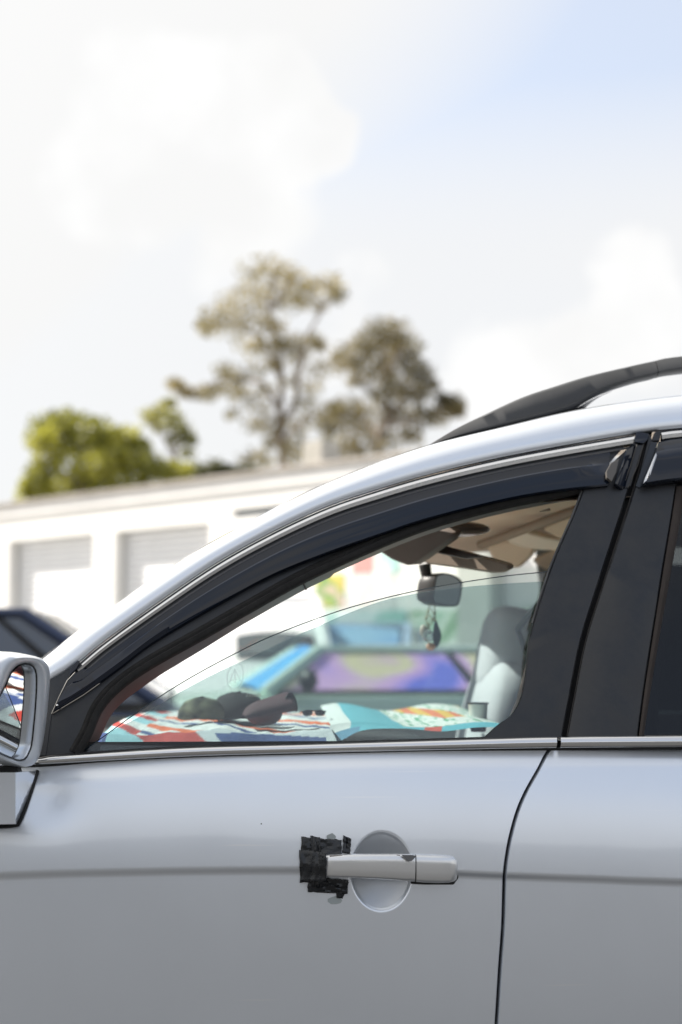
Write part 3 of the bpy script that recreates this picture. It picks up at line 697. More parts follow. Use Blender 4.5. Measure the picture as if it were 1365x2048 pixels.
def skin(xl, xr, ncol, dense=None, left_hem=True, right_hem=True, zmin=None):
    # xl, xr: functions of z; returns rows for a grid
    cols = []
    ss_ = [i / (ncol - 1) for i in range(ncol)]
    if dense:
        a, b, k = dense; ss_ = [s for s in ss_ if s < a or s > b] + [a + (b - a) * i / k for i in range(k + 1)]; ss_.sort()
    hem = []
    for idx, s in enumerate(ss_):
        # first estimate at mid height, then each row takes its own x
        zs0 = door_rows(xl(.8) + (xr(.8) - xl(.8)) * s); col = []
        for k, z0 in enumerate(zs0):
            x = xl(z0) + (xr(z0) - xl(z0)) * s
            z = door_rows(x)[k]
            if zmin: z = max(z, zmin(x))
            x = xl(z) + (xr(z) - xl(z)) * s
            col.append(Vector((x, ysurf(x, z), z)))
        # roll in at the belt
        e = col[-1]; col += [e + Vector((0, .004, .0015)), e + Vector((0, .03, .0015))]
        cols.append(col)
    def edge(col, sgn): return [[p + Vector((sgn * .0016, .0025, 0)) for p in col], [p + Vector((sgn * .0018, .03, 0)) for p in col]]
    if right_hem: cols += edge(cols[-1], 1)
    if left_hem: cols = edge(cols[0], -1)[::-1] + cols
    return cols
import functools
crz = functools.lru_cache(None)(crz); btz = functools.lru_cache(None)(btz)
XF0 = -0.86
GH = .0042
mb = MB(); mb.grid(skin(lambda z: XF0, lambda z: gpx(z) - GH, 120, dense=((cupc.x - .075 - XF0) / (gpx(.85) - XF0), (cupc.x + .068 - XF0) / (gpx(.85) - XF0), 120)))
front_door = cpart(mb, 'front_door', silver, smooth=40)
XR1 = 1.22
mb = MB(); mb.grid(skin(lambda z: gpx(z) + GH, lambda z: XR1 + .0 * z, 60))
rear_door = cpart(mb, 'rear_door', silver, smooth=40)
FD, RD = front_door, rear_door
# dark body structure behind the gaps and below the belt
mb = MB()
mb.grid([[Vector((x, .075 + .01 * (x - .15) ** 2, z)) for z in (.30, .60, .86, 1.02, 1.10)] for x in [XF0 - .1 + i * .25 for i in range(10)]])
mb.box((.2, .30, .33), (2.3, .5, .06)); mb.box((.2, W_CAR - .3, .33), (2.3, .5, .06))
cpart(mb, 'body_structure', rubber, smooth=0)

# --- fenders, nose, tail, far side (out of frame, plain)
WX0, WX1, WR = -1.22, 1.52, .40
def zmin_arch(x):
    z = .30
    for wx in (WX0, WX1):
        if abs(x - wx) < WR: z = max(z, .36 + math.sqrt(WR * WR - (x - wx) ** 2))
    return z
def side_panel(x0, x1, ztop, name, n=40):
    mb = MB(); near = []; far = []
    for i in range(n):
        x = x0 + (x1 - x0) * i / (n - 1); a, b = zmin_arch(x), ztop(x); cn = []
        end = max(0, abs(x - .35) - 1.3) ; inw = .16 * (end / .8) ** 3 if end > 0 else 0
        for k in range(14):
            z = a + (b - a) * k / 13
            cn.append(Vector((x, .012 * (x - .15) ** 2 + inw + .05 * ((z - .75) / .4) ** 2 * .6, z)))
        near.append(cn); far.append([Vector((p.x, W_CAR - p.y, p.z)) for p in cn])
    mb.grid(near); mb.grid(far)
    return mb
def hoodz(x): t = max(0, min(1, (-.86 - x) / 1.0)); return 1.06 - .10 * t - .16 * t ** 3
mb = side_panel(-1.88, XF0 - .008, hoodz, 'f'); 
cpart(mb, 'fender', silver, smooth=40)
mb = MB(); mb.grid([[Vector((x, .10 + .012 * (x - .15) ** 2 + (.16 * (max(0, abs(x - .35) - 1.3) / .8) ** 3) + (W_CAR - 2 * (.10 + .012 * (x - .15) ** 2 + .16 * (max(0, abs(x - .35) - 1.3) / .8) ** 3)) * j / 12, hoodz(x) + .03 * (1 - (2 * j / 12 - 1) ** 2))) for j in range(13)] for x in [-1.88 + i * .11 for i in range(11)]])
cpart(mb, 'bonnet', silver, smooth=40)
mb = MB(); mb.grid([[Vector((-1.88 - .10 * math.sin(math.pi * k / 7) - .05 * (1 - (2 * j / 10 - 1) ** 2), .22 + (W_CAR - .44) * j / 10, .30 + .50 * k / 7)) for j in range(11)] for k in range(8)])
cpart(mb, 'front_bumper', silver, smooth=40)
def qz(x): return 1.10
mb = side_panel(XR1 + .008, 2.40, qz, 'r'); cpart(mb, 'quarter_panel', silver, smooth=40)
mb = MB(); mb.grid([[Vector((2.40 + .10 * math.sin(math.pi * k / 8), .26 + (W_CAR - .52) * j / 8, .30 + .80 * k / 8)) for j in range(9)] for k in range(9)])
cpart(mb, 'tailgate', silver, smooth=40)
for wx in (WX0, WX1):
    for wy in (.13, W_CAR - .13):
        mb = MB(); o = wheel_part(car, 'wheel', (wx, wy, .36), .36, .23); o.location = -CC
mb = MB(); mb.grid([[Vector((x, W_CAR - ysurf(x, z), z)) for z in (.34, .5, .7, .84, .86, .88, .95, 1.02, btz(x))] for x in [XF0 + i * .13 for i in range(17)]])
cpart(mb, 'far_door', silver, smooth=40)
mb = MB(); mb.box((.25, W_CAR / 2, .30), (2.2, W_CAR - .24, .05)); cpart(mb, 'floor_pan', rubber, smooth=0)

# --- silver pillar and roof side
SD = .032
S3 = [hit(px, py, Vector((0, YG + SD, ZB)), GN) for px, py in S_]
Clow = [G(*p, .004) for p in offset_px(Cr, -7)]
CrR3 = Clow
rows = []
for a, b in zip(S3, Clow):
    r = []
    for t, h in ((0, 0), (.05, .009), (.12, .015), (.22, .019), (.35, .021), (.5, .0205), (.65, .017), (.8, .0115), (.92, .005), (.975, .001), (1, -.003)):
        r.append(a.lerp(b, t) + OUT * h)
    r = [a + Vector((0, .16, .016)), a + Vector((0, .06, .009))] + r + [b + Vector((0, .03, 0))]
    rows.append(r)
mb = MB(); mb.grid(rows); roof_side = cpart(mb, 'roof_side', silver, smooth=60)
# roof skin and far roof side
i_h = min(range(len(S_)), key=lambda i: abs(S_[i][0] - 900))
rows = []
for ir, p in enumerate(S3[i_h:]):
    row = []; fr_ = ss(0, 14, ir)
    for j in range(15):
        t = j / 14; y = p.y + .14 + (W_CAR - 2 * (p.y + .14)) * t
        row.append(Vector((p.x - .06 * (1 - (2 * t - 1) ** 2) * (1 if ir == 0 else .0), y, p.z + .004 + .010 * fr_ + (.004 + .026 * fr_) * (1 - (2 * t - 1) ** 2))))
    rows.append(row)
mb = MB(); mb.grid(rows); cpart(mb, 'roof', silver, smooth=60)
rows = []
for a in S3:
    p = Vector((a.x, W_CAR - a.y, a.z)); xo = -.03 if a.z < 1.6 else 0
    rows.append([p + Vector((xo, -.05, .02)), p + Vector((xo, .0, .015)), p + Vector((xo - .0, .035, -.02)), p + Vector((xo + .01, .06, -.07)), p + Vector((xo + .015, .045, -.085)), p + Vector((xo + .012, -.02, -.07)), p + Vector((xo, -.05, -.02))])
mb = MB(); mb.grid(rows, close_u=True); far_side = cpart(mb, 'far_roof_side', silver, smooth=60)
mb = MB(); mb.grid([[Vector((2.35 + .03 * k, .30 + (W_CAR - .6) * j / 6, 1.10 + .55 * (1 - k / 4))) for j in range(7)] for k in range(5)]); cpart(mb, 'rear_window', glass('privacy_glass', (.25, .27, .28)), smooth=60)

# --- roof rail
RU = px_curve([(858, 890), (915, 855.5), (971, 828), (1045, 794), (1110, 772), (1174, 752), (1240, 736), (1308, 721), (1365, 711), (1600, 690), (1900, 686), (2200, 700)], 120)
RLc = px_curve([(858, 890.5), (930, 872), (1008, 855), (1060, 843), (1115, 829), (1150, 817), (1182, 797), (1215, 781), (1267, 764), (1304, 755), (1365, 743), (1600, 722), (1900, 718), (2200, 734)], 120)
railp = Vector((0, YG + .062, ZB))
def rail(rows_off, name, m, k0=0, k1=120):
    rows = []
    for (u, l) in list(zip(RU, RLc))[k0:k1]:
        a = hit(*u, railp, GN); b = hit(*l, railp, GN); d = b - a; h = max(d.length, .001); w_ = min(.036, h * .9)
        rows.append([a + Vector((0, w_, -.002)), a + Vector((0, w_ * .25, .0)), a.lerp(b, .10) + Vector((0, 0, 0)), a.lerp(b, .76) - Vector((0, .004, 0)), a.lerp(b, .82) + Vector((0, -.002, 0)), b + Vector((0, w_ * .35, 0)), b + Vector((0, w_, 0))])
    mb = MB(); mb.grid(rows, close_u=True); mb.f.append(tuple(range(7))); n = len(mb.v); mb.f.append(tuple(n - 7 + i for i in range(7)))
    return mb
rail_m = mat('rail_plastic', (.040, .041, .043), .42, var=.25, vscale=6, bump=.05, bscale=400, rvar=.08)
kj = min(range(120), key=lambda i: abs(RU[i][0] - 1308))
rr_ = cpart(rail(0, 'r', rail_m, 0, kj + 1), 'roof_rail', rail_m, smooth=45)
mb2 = rail(0, 'r', rail_m, kj, 120); mb2.v[:7] = [a.lerp(b, .10) for a, b in zip(mb2.v[:7], mb2.v[7:14])]; o = cpart(mb2, 'rail_bar', rail_m, rr_, smooth=45)
mb = MB(); u, l = RU[kj], RLc[kj]
# foot of the arch, seen through the opening
foot = px_curve([(1122, 829), (1150, 818), (1182, 800), (1215, 785)], 12); foot2 = px_curve([(1166, 821), (1180, 808), (1200, 794), (1228, 781)], 12)
rows = [[hit(*a, railp + Vector((0, .028, 0)), GN), hit(*b, railp + Vector((0, .07, 0)), GN)] for a, b in zip(foot, foot2)]
mb.grid(rows); cpart(mb, 'rail_foot', mat('rail_grey', (.09, .09, .095), .5), rr_, smooth=60)
mb = MB(); mb.tube([Vector((p.x, W_CAR - p.y, p.z + .045)) for p in [hit(*u, railp, GN) for u in RU[20::8]]], .02, 8); cpart(mb, 'roof_rail', rail_m, smooth=60)

# --- door frames (black base), seals
def frame_poly(mb, pts, proud, thick=.010):
    mb.poly([G(x, y, proud) for x, y in pts], -OUT * thick)
fr = [p for p in offset_px(CrF, -4)]
pts = [(1278, 872), (1266.5 - 5, 966), (1205 - 5, 1159), (1167 - 5, 1282), (1143.5 - 5, 1399), (1124, 1474)]
gapside = px_curve([(1283, 872), (1261, 966), (1199.5, 1159), (1161.5, 1282), (1138, 1399), (1123.5, 1476)], 40)
ped = px_curve([(1166, 982), (1146, 1033), (1102, 1136), (1062, 1262), (1054, 1305), (1051, 1340), (1041, 1395), (1022, 1430), (995, 1450), (960, 1482)], 50)
frame_rows = list(zip(OPEN, [p for p in resample([Vector((*p, 0)) for p in ([(66, 1520), (88, 1400), (125, 1355)] + fr[::1])], 110)]))
mb = MB()
mb.grid([[G(*a, -.006), G(*a, 0.0), G(b.x, b.y, 0.0), G(b.x, b.y, -.02)] for a, b in frame_rows])
cpart(mb, 'door_frame', satin_black, FD, smooth=30)
mb = MB(); A = [G(*p, .001) for p in offset_px(OPEN, 0)]; B_ = [G(*p, .001) for p in offset_px(OPEN, -24)]
band(mb, A, B_, [(0, -.012), (0, .002), (.12, .006), (.45, .007), (.55, .003), (.75, .005), (1, .001), (1, -.004)])
cpart(mb, 'window_seal', mat('seal_flock', (.020, .019, .018), .9, var=.3, vscale=60, bump=.3, bscale=300), FD, smooth=50)
trim_m = mat('taupe_trim', (.14, .138, .132), .6, var=.08, vscale=8)
ot = offset_px(OPEN, [11 + 9 * max(0, 1 - abs(i - 18) / 22) + (4 if i < 60 else 0) for i in range(110)])
mb = MB(); mb.grid([[G(*a, -.020), hit(*b, Vector((0, YG + .075, ZB)), GN), hit(*b, Vector((0, YG + .13, ZB)), GN) + Vector((0, 0, .004))] for a, b in zip(offset_px(OPEN, -6), ot)])
cpart(mb, 'pillar_trim', trim_m, smooth=60)
k = min(range(110), key=lambda i: abs(ot[i][0] - 612)); a = G(*offset_px(OPEN, -6)[k], -.016); b = hit(*ot[k], Vector((0, YG + .073, ZB)), GN)
mb = MB(); mb.tube([a, a.lerp(b, .5), b], .0022, 6); cpart(mb, 'trim_joint', rubber, smooth=60)
# B pillar covers
def cover(name, left, right, parent, proud=.006):
    rows = []
    for a, b in zip(left, right):
        A, B = G(*a, proud), G(*b, proud)
        rows.append([G(*a, -.008), A.lerp(B, .004) , A.lerp(B, .03) + OUT * .003, A.lerp(B, .5) + OUT * .0045, A.lerp(B, .97) + OUT * .003, A.lerp(B, .997), G(*b, -.03)])
    mb = MB(); mb.grid(rows); return cpart(mb, name, satin_black, parent, smooth=45)
gs = resample([Vector((*p, 0)) for p in gapside], 50)
cover('pillar_cover', ped, [(p.x, p.y) for p in gs], FD)
gapr = px_curve([(1297, 868), (1272, 966), (1211, 1159), (1173, 1282), (1149.5, 1399), (1135, 1476)], 50)
rped = px_curve([(1352, 972), (1341, 1045), (1326, 1136), (1303, 1282), (1288, 1380), (1276, 1472)], 50)
cover('pillar_cover', gapr, rped, RD)
rub2 = px_curve([(1371, 972), (1360, 1045), (1344, 1136), (1318, 1282), (1302, 1380), (1288, 1472)], 50)
mb = MB(); mb.grid([[G(*a, .001), G(*a, .008), G(*((a[0] + b[0]) / 2, (a[1] + b[1]) / 2), .010), G(*b, .004), G(*b, -.012)] for a, b in zip(offset_px(rped, -2), rub2)])
cpart(mb, 'window_seal', mat('brown_rubber', (.060, .050, .045), .8, spec=.2, var=.15, vscale=10), RD, smooth=50)
mb = MB(); mb.grid([[G(a[0] - 30, a[1], -.034), G(b[0] - 1, b[1], -.034)] for a, b in zip(rped, rub2)]); cpart(mb, 'seal_backing', rubber, RD, smooth=0)
# light rubber edge on the front of the pillar cover
mb = MB(); mb.tube([G(p[0] - 2, p[1], .004) for p in ped[:26]], .0022, 6); cpart(mb, 'edge_seal', mat('grey_edge', (.10, .10, .10), .5), FD, smooth=60)
# gap filler between the doors
mb = MB(); gm = px_curve([(1292, 860), (1267, 966), (1205, 1159), (1167, 1282), (1143.5, 1399), (1129, 1490)], 40)
mb.grid([[G(x - 14, y, -.022), G(x + 14, y, -.022)] for x, y in gm]); cpart(mb, 'pillar_structure', rubber, smooth=0)
# thin lip on the rear door edge
mb = MB(); mb.tube([G(p[0] - 1, p[1], .003) for p in gapr], .0014, 5); cpart(mb, 'edge_lip', mat('lip_grey', (.05, .047, .045), .7, spec=.2), RD, smooth=60)
# rear door window, frame above it
top_r = offset_px(CrR, 12)
rw = [(1276, 1472), (1290, 1380), (1304, 1282), (1328, 1136), (1344, 1045), (1356, 960), (1500, 950), (1900, 945), (2080, 985), (2130, 1465)]
priv = glass('privacy_glass', (.25, .27, .28), 1.6)
mb = MB(); mb.poly([G(x, y, -.008) for x, y in rw], -OUT * .004); cpart(mb, 'window_glass', priv, RD, smooth=0)
mb = MB(); mb.grid([[G(*a, -.002), G(a[0], 975 if a[0] < 1950 else 990, -.002)] for a in offset_px(CrR, -4)]); cpart(mb, 'door_frame', satin_black, RD, smooth=0)
mb = MB(); mb.poly([G(x, y, .004) for x, y in [(2080, 850), (2300, 850), (2330, 1470), (2130, 1470), (2080, 985)]], -OUT * .02); cpart(mb, 'rear_pillar', silver, smooth=0)

mb = MB(); mb.poly([Vector((.92, W_CAR - .08, 1.09)), Vector((1.95, W_CAR - .08, 1.09)), Vector((1.95, W_CAR - .20, 1.54)), Vector((.97, W_CAR - .20, 1.54))], (0, .004, 0)); cpart(mb, 'far_rear_window', glass('dark_privacy', (.05, .06, .06)), smooth=0)
# --- bright strip above the windows
def strip(c, w_, name, m, parent, proud, prof):
    A = [G(*p, proud) for p in c]; B = [G(*p, proud) for p in offset_px(c, w_)]
    mb = MB(); band(mb, A, B, prof); return cpart(mb, name, m, parent, smooth=40)
wd = [9 + 5 * min(1, i / 60) for i in range(110)]
cp = [(0, -.012), (0, .000), (.06, .003), (.48, .0055), (.52, .004), (.56, .0055), (.95, .003), (1, .0), (1, -.01)]
strip(CrF, wd, 'bright_strip', alu, FD, .004, cp); strip(CrR, 14, 'bright_strip', alu, RD, .004, cp)
# thin lip under the bright strip, edge highlight put into its grey
c2 = offset_px(CrF, [w + 4 for w in wd]); strip(c2, 4, 'shield_lip', mat('lip_highlight', (.16, .16, .165), .25, coat=.5), FD, .006, [(0, 0), (.3, .002), (1, 0)])

# --- wind deflectors (weather shields)
vt0 = offset_px(CrF, [w + 7 for w in wd])
iend = min(range(110), key=lambda i: abs(vt0[i][0] - 1236))
V0 = [(p.x, p.y) for p in resample([Vector((*p, 0)) for p in [(155, 1336)] + vt0[2:iend]], 110)]
V0[0] = (148, 1348)
A = [G(*p, .004) for p in V0]; B_ = [G(*p, .005 + .012 * ss(15, 80, i)) for i, p in enumerate(V1)]
rows = []
for i, (a, b) in enumerate(zip(A, B_)):
    f = ss(0, 55, i)                                        # flat near the mirror, ribbed towards the rear
    e = 1 - ss(101, 109, i)
    prof = [(0, -.004), (0, .0), (.05, .0035), (.22, .0042), (.34, .0042 + .002 * f), (.38, .006 + .009 * f * e), (.42, .007 + .0095 * f * e), (.60, .008 + .006 * f * e), (.70, .009 + .002 * f), (.78, .010), (.97, .006), (1, .002), (1, -.006)]
    rows.append([a.lerp(b, t) + OUT * h for t, h in prof])
mb = MB(); mb.grid(rows)
shield = cpart(mb, 'weather_shield', gloss_black, FD, smooth=28)
# rear end of the front deflector: bevelled plate, then the upright end piece
def plate(pts, name, m, parent, prouds, thick=.012):
    vs = [G(x, y, h) for (x, y), h in zip(pts, prouds)]
    mb = MB(); mb.poly(vs, -OUT * thick); return cpart(mb, name, m, parent, smooth=0, bevel=.0012)
plate([(1239, 917), (1233, 944), (1224, 963), (1214, 955), (1213, 942), (1222, 926)], 'shield_facet', mat('grey_facet', (.12, .11, .10), .3), FD, [.036] * 6, .01)
plate([(1264, 888), (1272, 889), (1252, 974), (1244, 979), (1230, 967), (1254, 900)], 'shield_end', gloss_black, FD, [.024, .012, .012, .014, .030, .026])
plate([(1275, 890), (1286, 889), (1262, 972), (1250, 977)], 'shield_flange', satin_black, FD, [.012] * 4)
mb = MB(); mb.tube([G(1274, 890, .014), G(1262, 930, .014), G(1245, 977, .014)], .0012, 5); mb.tube([G(1287, 889, .012), G(1276, 930, .012), G(1256, 976, .012)], .0010, 5)
cpart(mb, 'shield_edge', mat('lip_grey2', (.07, .065, .06), .5), FD, smooth=60)
plate([(1273, 866), (1283, 864), (1299, 867), (1297, 878), (1288, 887), (1271, 884), (1269, 878)], 'clip', gloss_black, FD, [.012, .014, .016, .016, .016, .014, .012])
plate([(1311, 863), (1323, 861), (1320, 881), (1304, 882)], 'clip', satin_black, RD, [.012] * 4)
# rear deflector
RV0 = px_curve([(1318, 884), (1365, 876), (1600, 858), (2000, 848), (2120, 852)], 40); RV1 = px_curve([(1290, 970), (1365, 960), (1600, 945), (2000, 940), (2120, 945)], 40)
rows = []
for a, b in zip(RV0, RV1):
    a, b = G(*a, .006), G(*b, .032)
    rows.append([a.lerp(b, t) + OUT * h for t, h in [(0, -.008), (0, .0), (.05, .003), (.25, .005), (.3, .014), (.36, .016), (.55, .014), (.72, .009), (.97, .006), (1, .0), (1, -.012)]])
mb = MB(); mb.grid(rows); mb.f.append(tuple(range(len(rows[0])))); cpart(mb, 'weather_shield', gloss_black, RD, smooth=28)
plate([(1313, 905), (1315, 911), (1299, 957), (1288, 966), (1290, 958)], 'shield_facet', mat('pale_facet', (.16, .18, .22), .3), RD, [.034, .036, .036, .034, .030], .008)
plate([(1302, 884), (1316, 884), (1291, 968), (1280, 976), (1272, 972)], 'shield_flange', mat('slate_plastic', (.02, .026, .036), .25), RD, [.012] * 5)
# black sail behind the mirror and bottom of the deflector with its rivet
plate([(150, 1330), (158, 1320), (136, 1360), (104, 1428), (92, 1512), (40, 1516), (70, 1375)], 'mirror_sail', satin_black, FD, [.002] * 7, .012)
plate([(156, 1320), (160, 1322), (151, 1340), (139, 1352), (140, 1342), (145, 1330)], 'shield_clip', gloss_black, FD, [.014] * 6, .01)
mb = MB(); c = G(115.5, 1411, .036); mb.lathe([(.0, .004), (.0016, .0035), (.0024, .001), (.0024, -.003)], c, OUT, 12); cpart(mb, 'rivet', chrome, FD)
mb = MB(); mb.tube([G(x, y, .0365) for x, y in [(151, 1345), (135, 1362), (120, 1392), (104, 1428)]], .0012, 5); mb.tube([G(x, y, .034) for x, y in [(104, 1428.5), (135, 1410), (168, 1390), (200, 1367)]], .0012, 5)
cpart(mb, 'shield_edge', mat('lip_grey2'), FD, smooth=60)

# --- belt strip
def beltstrip(x0, x1, name, parent, n):
    rows = []
    for i in range(n):
        px = x0 + (x1 - x0) * i / (n - 1); t_, b_ = belt_top(px), belt_bot(px) - 2.5
        fade = ss(60, 330, px)
        a, b = G(px, t_, .010), G(px, b_, .010); a = a
        rows.append([a + Vector((0, .03, 0)), a, a.lerp(b, .06) + OUT * .003, a.lerp(b, .30) + OUT * .0065, a.lerp(b, .55) + OUT * .0075, a.lerp(b, .8) + OUT * .006, a.lerp(b, .97) + OUT * .001, b, b + Vector((0, .03, .0))])
    mb = MB(); mb.grid(rows); mb.f.append(tuple(range(len(rows[0])))); mb.f.append(tuple(len(mb.v) - len(rows[0]) + i for i in range(len(rows[0]))))
    return cpart(mb, name, chrome, parent, smooth=50)
beltstrip(-30, 1113, 'belt_strip', FD, 90); beltstrip(1121, 2100, 'belt_strip', RD, 40)
mb = MB(); mb.grid([[G(px, belt_top(px) - 3, .001), G(px, belt_top(px) - 1, .008), G(px, belt_top(px) + 2, .008), G(px, belt_top(px) + 3, -.02)] for px in range(60, 1125, 15)]); cpart(mb, 'belt_seal', rubber, FD, smooth=40)
mb = MB(); mb.grid([[G(px, belt_bot(px) - 4, .004), G(px, belt_bot(px) + 3, -.004)] for px in range(-40, 2100, 30)]); cpart(mb, 'belt_gap', rubber, smooth=40)

# --- half lowered window with its film
edge_px = px_curve([(150, 1512), (177, 1495), (259, 1436), (322, 1392), (387, 1352), (463, 1311), (539, 1274), (640, 1235), (732, 1206), (855, 1177), (996, 1154), (1099, 1143)], 60)
clear = glass('side_glass', (.955, .975, .97), 1.0, dirt=.05)
film = glass('film_glass', (.675, .745, .75), 1.0, dirt=.11)
gp = edge_px + [(1112, 1150), (1040, 1400), (1000, 1500), (600, 1520), (300, 1530), (150, 1535)]
mb = MB(); mb.poly([G(x, y, -.016) for x, y in gp], -OUT * .0032); wg = cpart(mb, 'window_glass', clear, FD, smooth=0)
mb = MB(); mb.tube([G(x, y, -.0176) for x, y in edge_px], .0010, 5); cpart(mb, 'glass_edge', mat('glass_edge_dark', (.015, .035, .05), .2), FD, smooth=60)
film_px = px_curve([(205, 1478), (219, 1465), (255, 1446), (291, 1427), (349, 1391), (425, 1350), (501, 1315), (577, 1278), (640, 1251), (688, 1230), (767, 1201), (850, 1184), (908, 1176), (1000, 1168), (1086, 1163)], 50)
fp = film_px + [(1092, 1168), (1034, 1398), (992, 1496), (600, 1516), (300, 1524), (195, 1526)]
mb = MB(); mb.poly([G(x, y, -.0198) for x, y in fp], -OUT * .0003); cpart(mb, 'tint_film', film, FD, smooth=0)
# faint oval emblem stuck to the film
stk = mat('sticker_grey', (.55, .62, .60), .5)
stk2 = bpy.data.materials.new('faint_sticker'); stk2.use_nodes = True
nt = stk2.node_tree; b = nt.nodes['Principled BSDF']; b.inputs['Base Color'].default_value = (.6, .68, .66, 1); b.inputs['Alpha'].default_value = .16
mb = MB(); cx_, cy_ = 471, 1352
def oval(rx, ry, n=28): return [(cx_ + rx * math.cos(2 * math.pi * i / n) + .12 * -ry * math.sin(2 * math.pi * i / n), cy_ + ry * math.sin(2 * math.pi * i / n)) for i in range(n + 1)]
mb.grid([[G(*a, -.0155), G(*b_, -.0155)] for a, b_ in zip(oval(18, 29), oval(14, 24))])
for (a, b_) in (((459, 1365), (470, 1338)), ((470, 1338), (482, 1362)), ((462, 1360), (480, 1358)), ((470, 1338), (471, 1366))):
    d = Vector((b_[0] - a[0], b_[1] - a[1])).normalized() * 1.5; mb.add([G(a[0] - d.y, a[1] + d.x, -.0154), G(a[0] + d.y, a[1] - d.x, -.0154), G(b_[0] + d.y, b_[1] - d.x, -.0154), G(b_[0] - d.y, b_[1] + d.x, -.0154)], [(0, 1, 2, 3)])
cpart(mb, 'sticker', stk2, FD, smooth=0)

# --- door handle
hm = silver_paint('handle_paint', (.80, .80, .79))
def handle_body(cols, name, m):
    # cols: (px, top, bottom, how far it stands out)
    rows = []
    for (px, t_, b_, o_) in cols:
        a, b = Lp(px, t_, -o_), Lp(px, b_, -o_); D = Vector((0, 1, 0)); th = .020
        rows.append([a + D * th + Vector((0, 0, -.002)), a + D * .010, a + D * .003 + Vector((0, 0, -.0012)), a.lerp(b, .09) + D * .0002, a.lerp(b, .3) - D * .0008, a.lerp(b, .6) - D * .0006, a.lerp(b, .88) + D * .0008, a.lerp(b, .97) + D * .004, b + D * .010, b + D * th + Vector((0, 0, .002))])
    mb = MB(); n = len(rows[0]); mb.grid(rows, close_u=True)
    mb.f.append(tuple(range(n))); mb.f.append(tuple(len(mb.v) - n + i for i in range(n)))
    return cpart(mb, name, m, FD, smooth=50)
handle_body([(640, 1714, 1753, .016), (646, 1711, 1755, .020), (665, 1710, 1756, .024), (700, 1709, 1757, .027), (740, 1708.5, 1759, .028), (790, 1708.5, 1762, .026), (815, 1709, 1764, .023), (831, 1710, 1765, .021)], 'door_handle', hm)
handle_body([(833.5, 1710, 1765.5, .021), (850, 1710.5, 1767, .020), (880, 1711.5, 1768, .018), (900, 1712.5, 1767, .015), (909, 1715, 1765, .011), (914, 1720, 1761, .005), (916, 1726, 1755, -.002)], 'handle_cap', hm)
mb = MB(); mb.poly([Lp(x, y, .003) for x, y in [(822, 1708), (870, 1707), (908, 1710), (918, 1722), (917.5, 1757), (908, 1769.5), (850, 1769.5), (822, 1768)]], (0, .012, 0)); cpart(mb, 'handle_gasket', rubber, FD, smooth=0, bevel=.003)
mb = MB(); mb.poly([Lp(x, y, -.0286) for x, y in [(804, 1710.2), (812, 1718), (817, 1723), (824, 1722), (830, 1716), (832, 1712), (826, 1710.4)]], (0, .004, 0)); cpart(mb, 'paint_chip', mat('bare_grey', (.16, .16, .165), .5), FD, smooth=0)
mb = MB(); pp = [Lp(x, y, -.0225) for x, y in [(660, 1712), (700, 1710.5), (740, 1711.2), (780, 1710), (800, 1711)]]; mb.tube(pp, .0009, 5, sx=1); cpart(mb, 'worn_edge', mat('worn_brown', (.12, .085, .06), .6), FD, smooth=60)
# --- black tape over the front end of the handle
tape_m = mat('black_tape', (.012, .014, .017), .26, var=.5, vscale=40, bump=.5, bscale=90, rvar=.12, detail=6)
def tape(quad, prouds, name='tape', nu=14, nv=10, crumple=.0032, seed=0):
    a, b, c, d = [Vector((*q, 0)) for q in quad]; rows = []
    for i in range(nu + 1):
        row = []
        for j in range(nv + 1):
            u, v = i / nu, j / nv
            p = a.lerp(b, u).lerp(d.lerp(c, u), v)
            h = (prouds[0] * (1 - u) + prouds[1] * u) * (1 - v) + (prouds[3] * (1 - u) + prouds[2] * u) * v
            h += crumple * (noise.noise(Vector((u * 4 + seed * 3.1, v * 4, seed))) + .7 * noise.noise(Vector((u * 9, v * 9 + seed, seed * 2))))
            e = 2.5 * noise.noise(Vector((p.x * .13, p.y * .13, seed)))
            if i in (0, nu): p = p + Vector((e, 0, 0))
            if j in (0, nv): p = p + Vector((0, e * .7, 0))
            q = Lp(p.x, p.y, 0); row.append(Lp(p.x, p.y, min(ysurf(q.x, q.z), .012) - h))
        rows.append(row)
    mb = MB(); mb.grid(rows); o = cpart(mb, name, tape_m, FD, smooth=25)
    s = o.modifiers.new('thick', 'SOLIDIFY'); s.thickness = .0008; s.offset = 1
    return o
tape([(604, 1674), (684, 1680), (684, 1714), (600, 1716)], [.002, .004, .012, .003], seed=1)
tape([(599, 1700), (646, 1704), (640, 1762), (601, 1766)], [.004, .018, .024, .003], seed=2)
tape([(622, 1672), (640, 1674), (646, 1776), (624, 1774)], [.005, .006, .010, .006], seed=3)
tape([(618, 1752), (697, 1760), (696, 1788), (616, 1784)], [.008, .008, .003, .003], seed=4)
tape([(687, 1670), (702, 1677), (701, 1708), (686, 1706)], [.004, .003, .006, .008], nu=6, seed=5)
tape([(674, 1762), (698, 1764), (686, 1798), (674, 1796)], [.006, .004, .002, .003], nu=6, seed=6)
tape([(638, 1704), (653, 1709), (653, 1762), (638, 1768)], [.022, .028, .028, .020], nu=5, seed=7, crumple=.001)
mb = MB()
for (x, y, rx, ry) in ((663, 1674, 10, 7), (670, 1801, 15, 8)):
    q = Lp(x, y, 0); mb.add([Lp(x + rx * math.cos(k * .7), y + ry * math.sin(k * .7) * (1 + .2 * math.sin(3 * k)), ysurf(q.x, q.z) - .0006) for k in range(9)], [tuple(range(9))])
cpart(mb, 'glue_smear', mat('dried_glue', (.42, .46, .46), .3), FD, smooth=0)

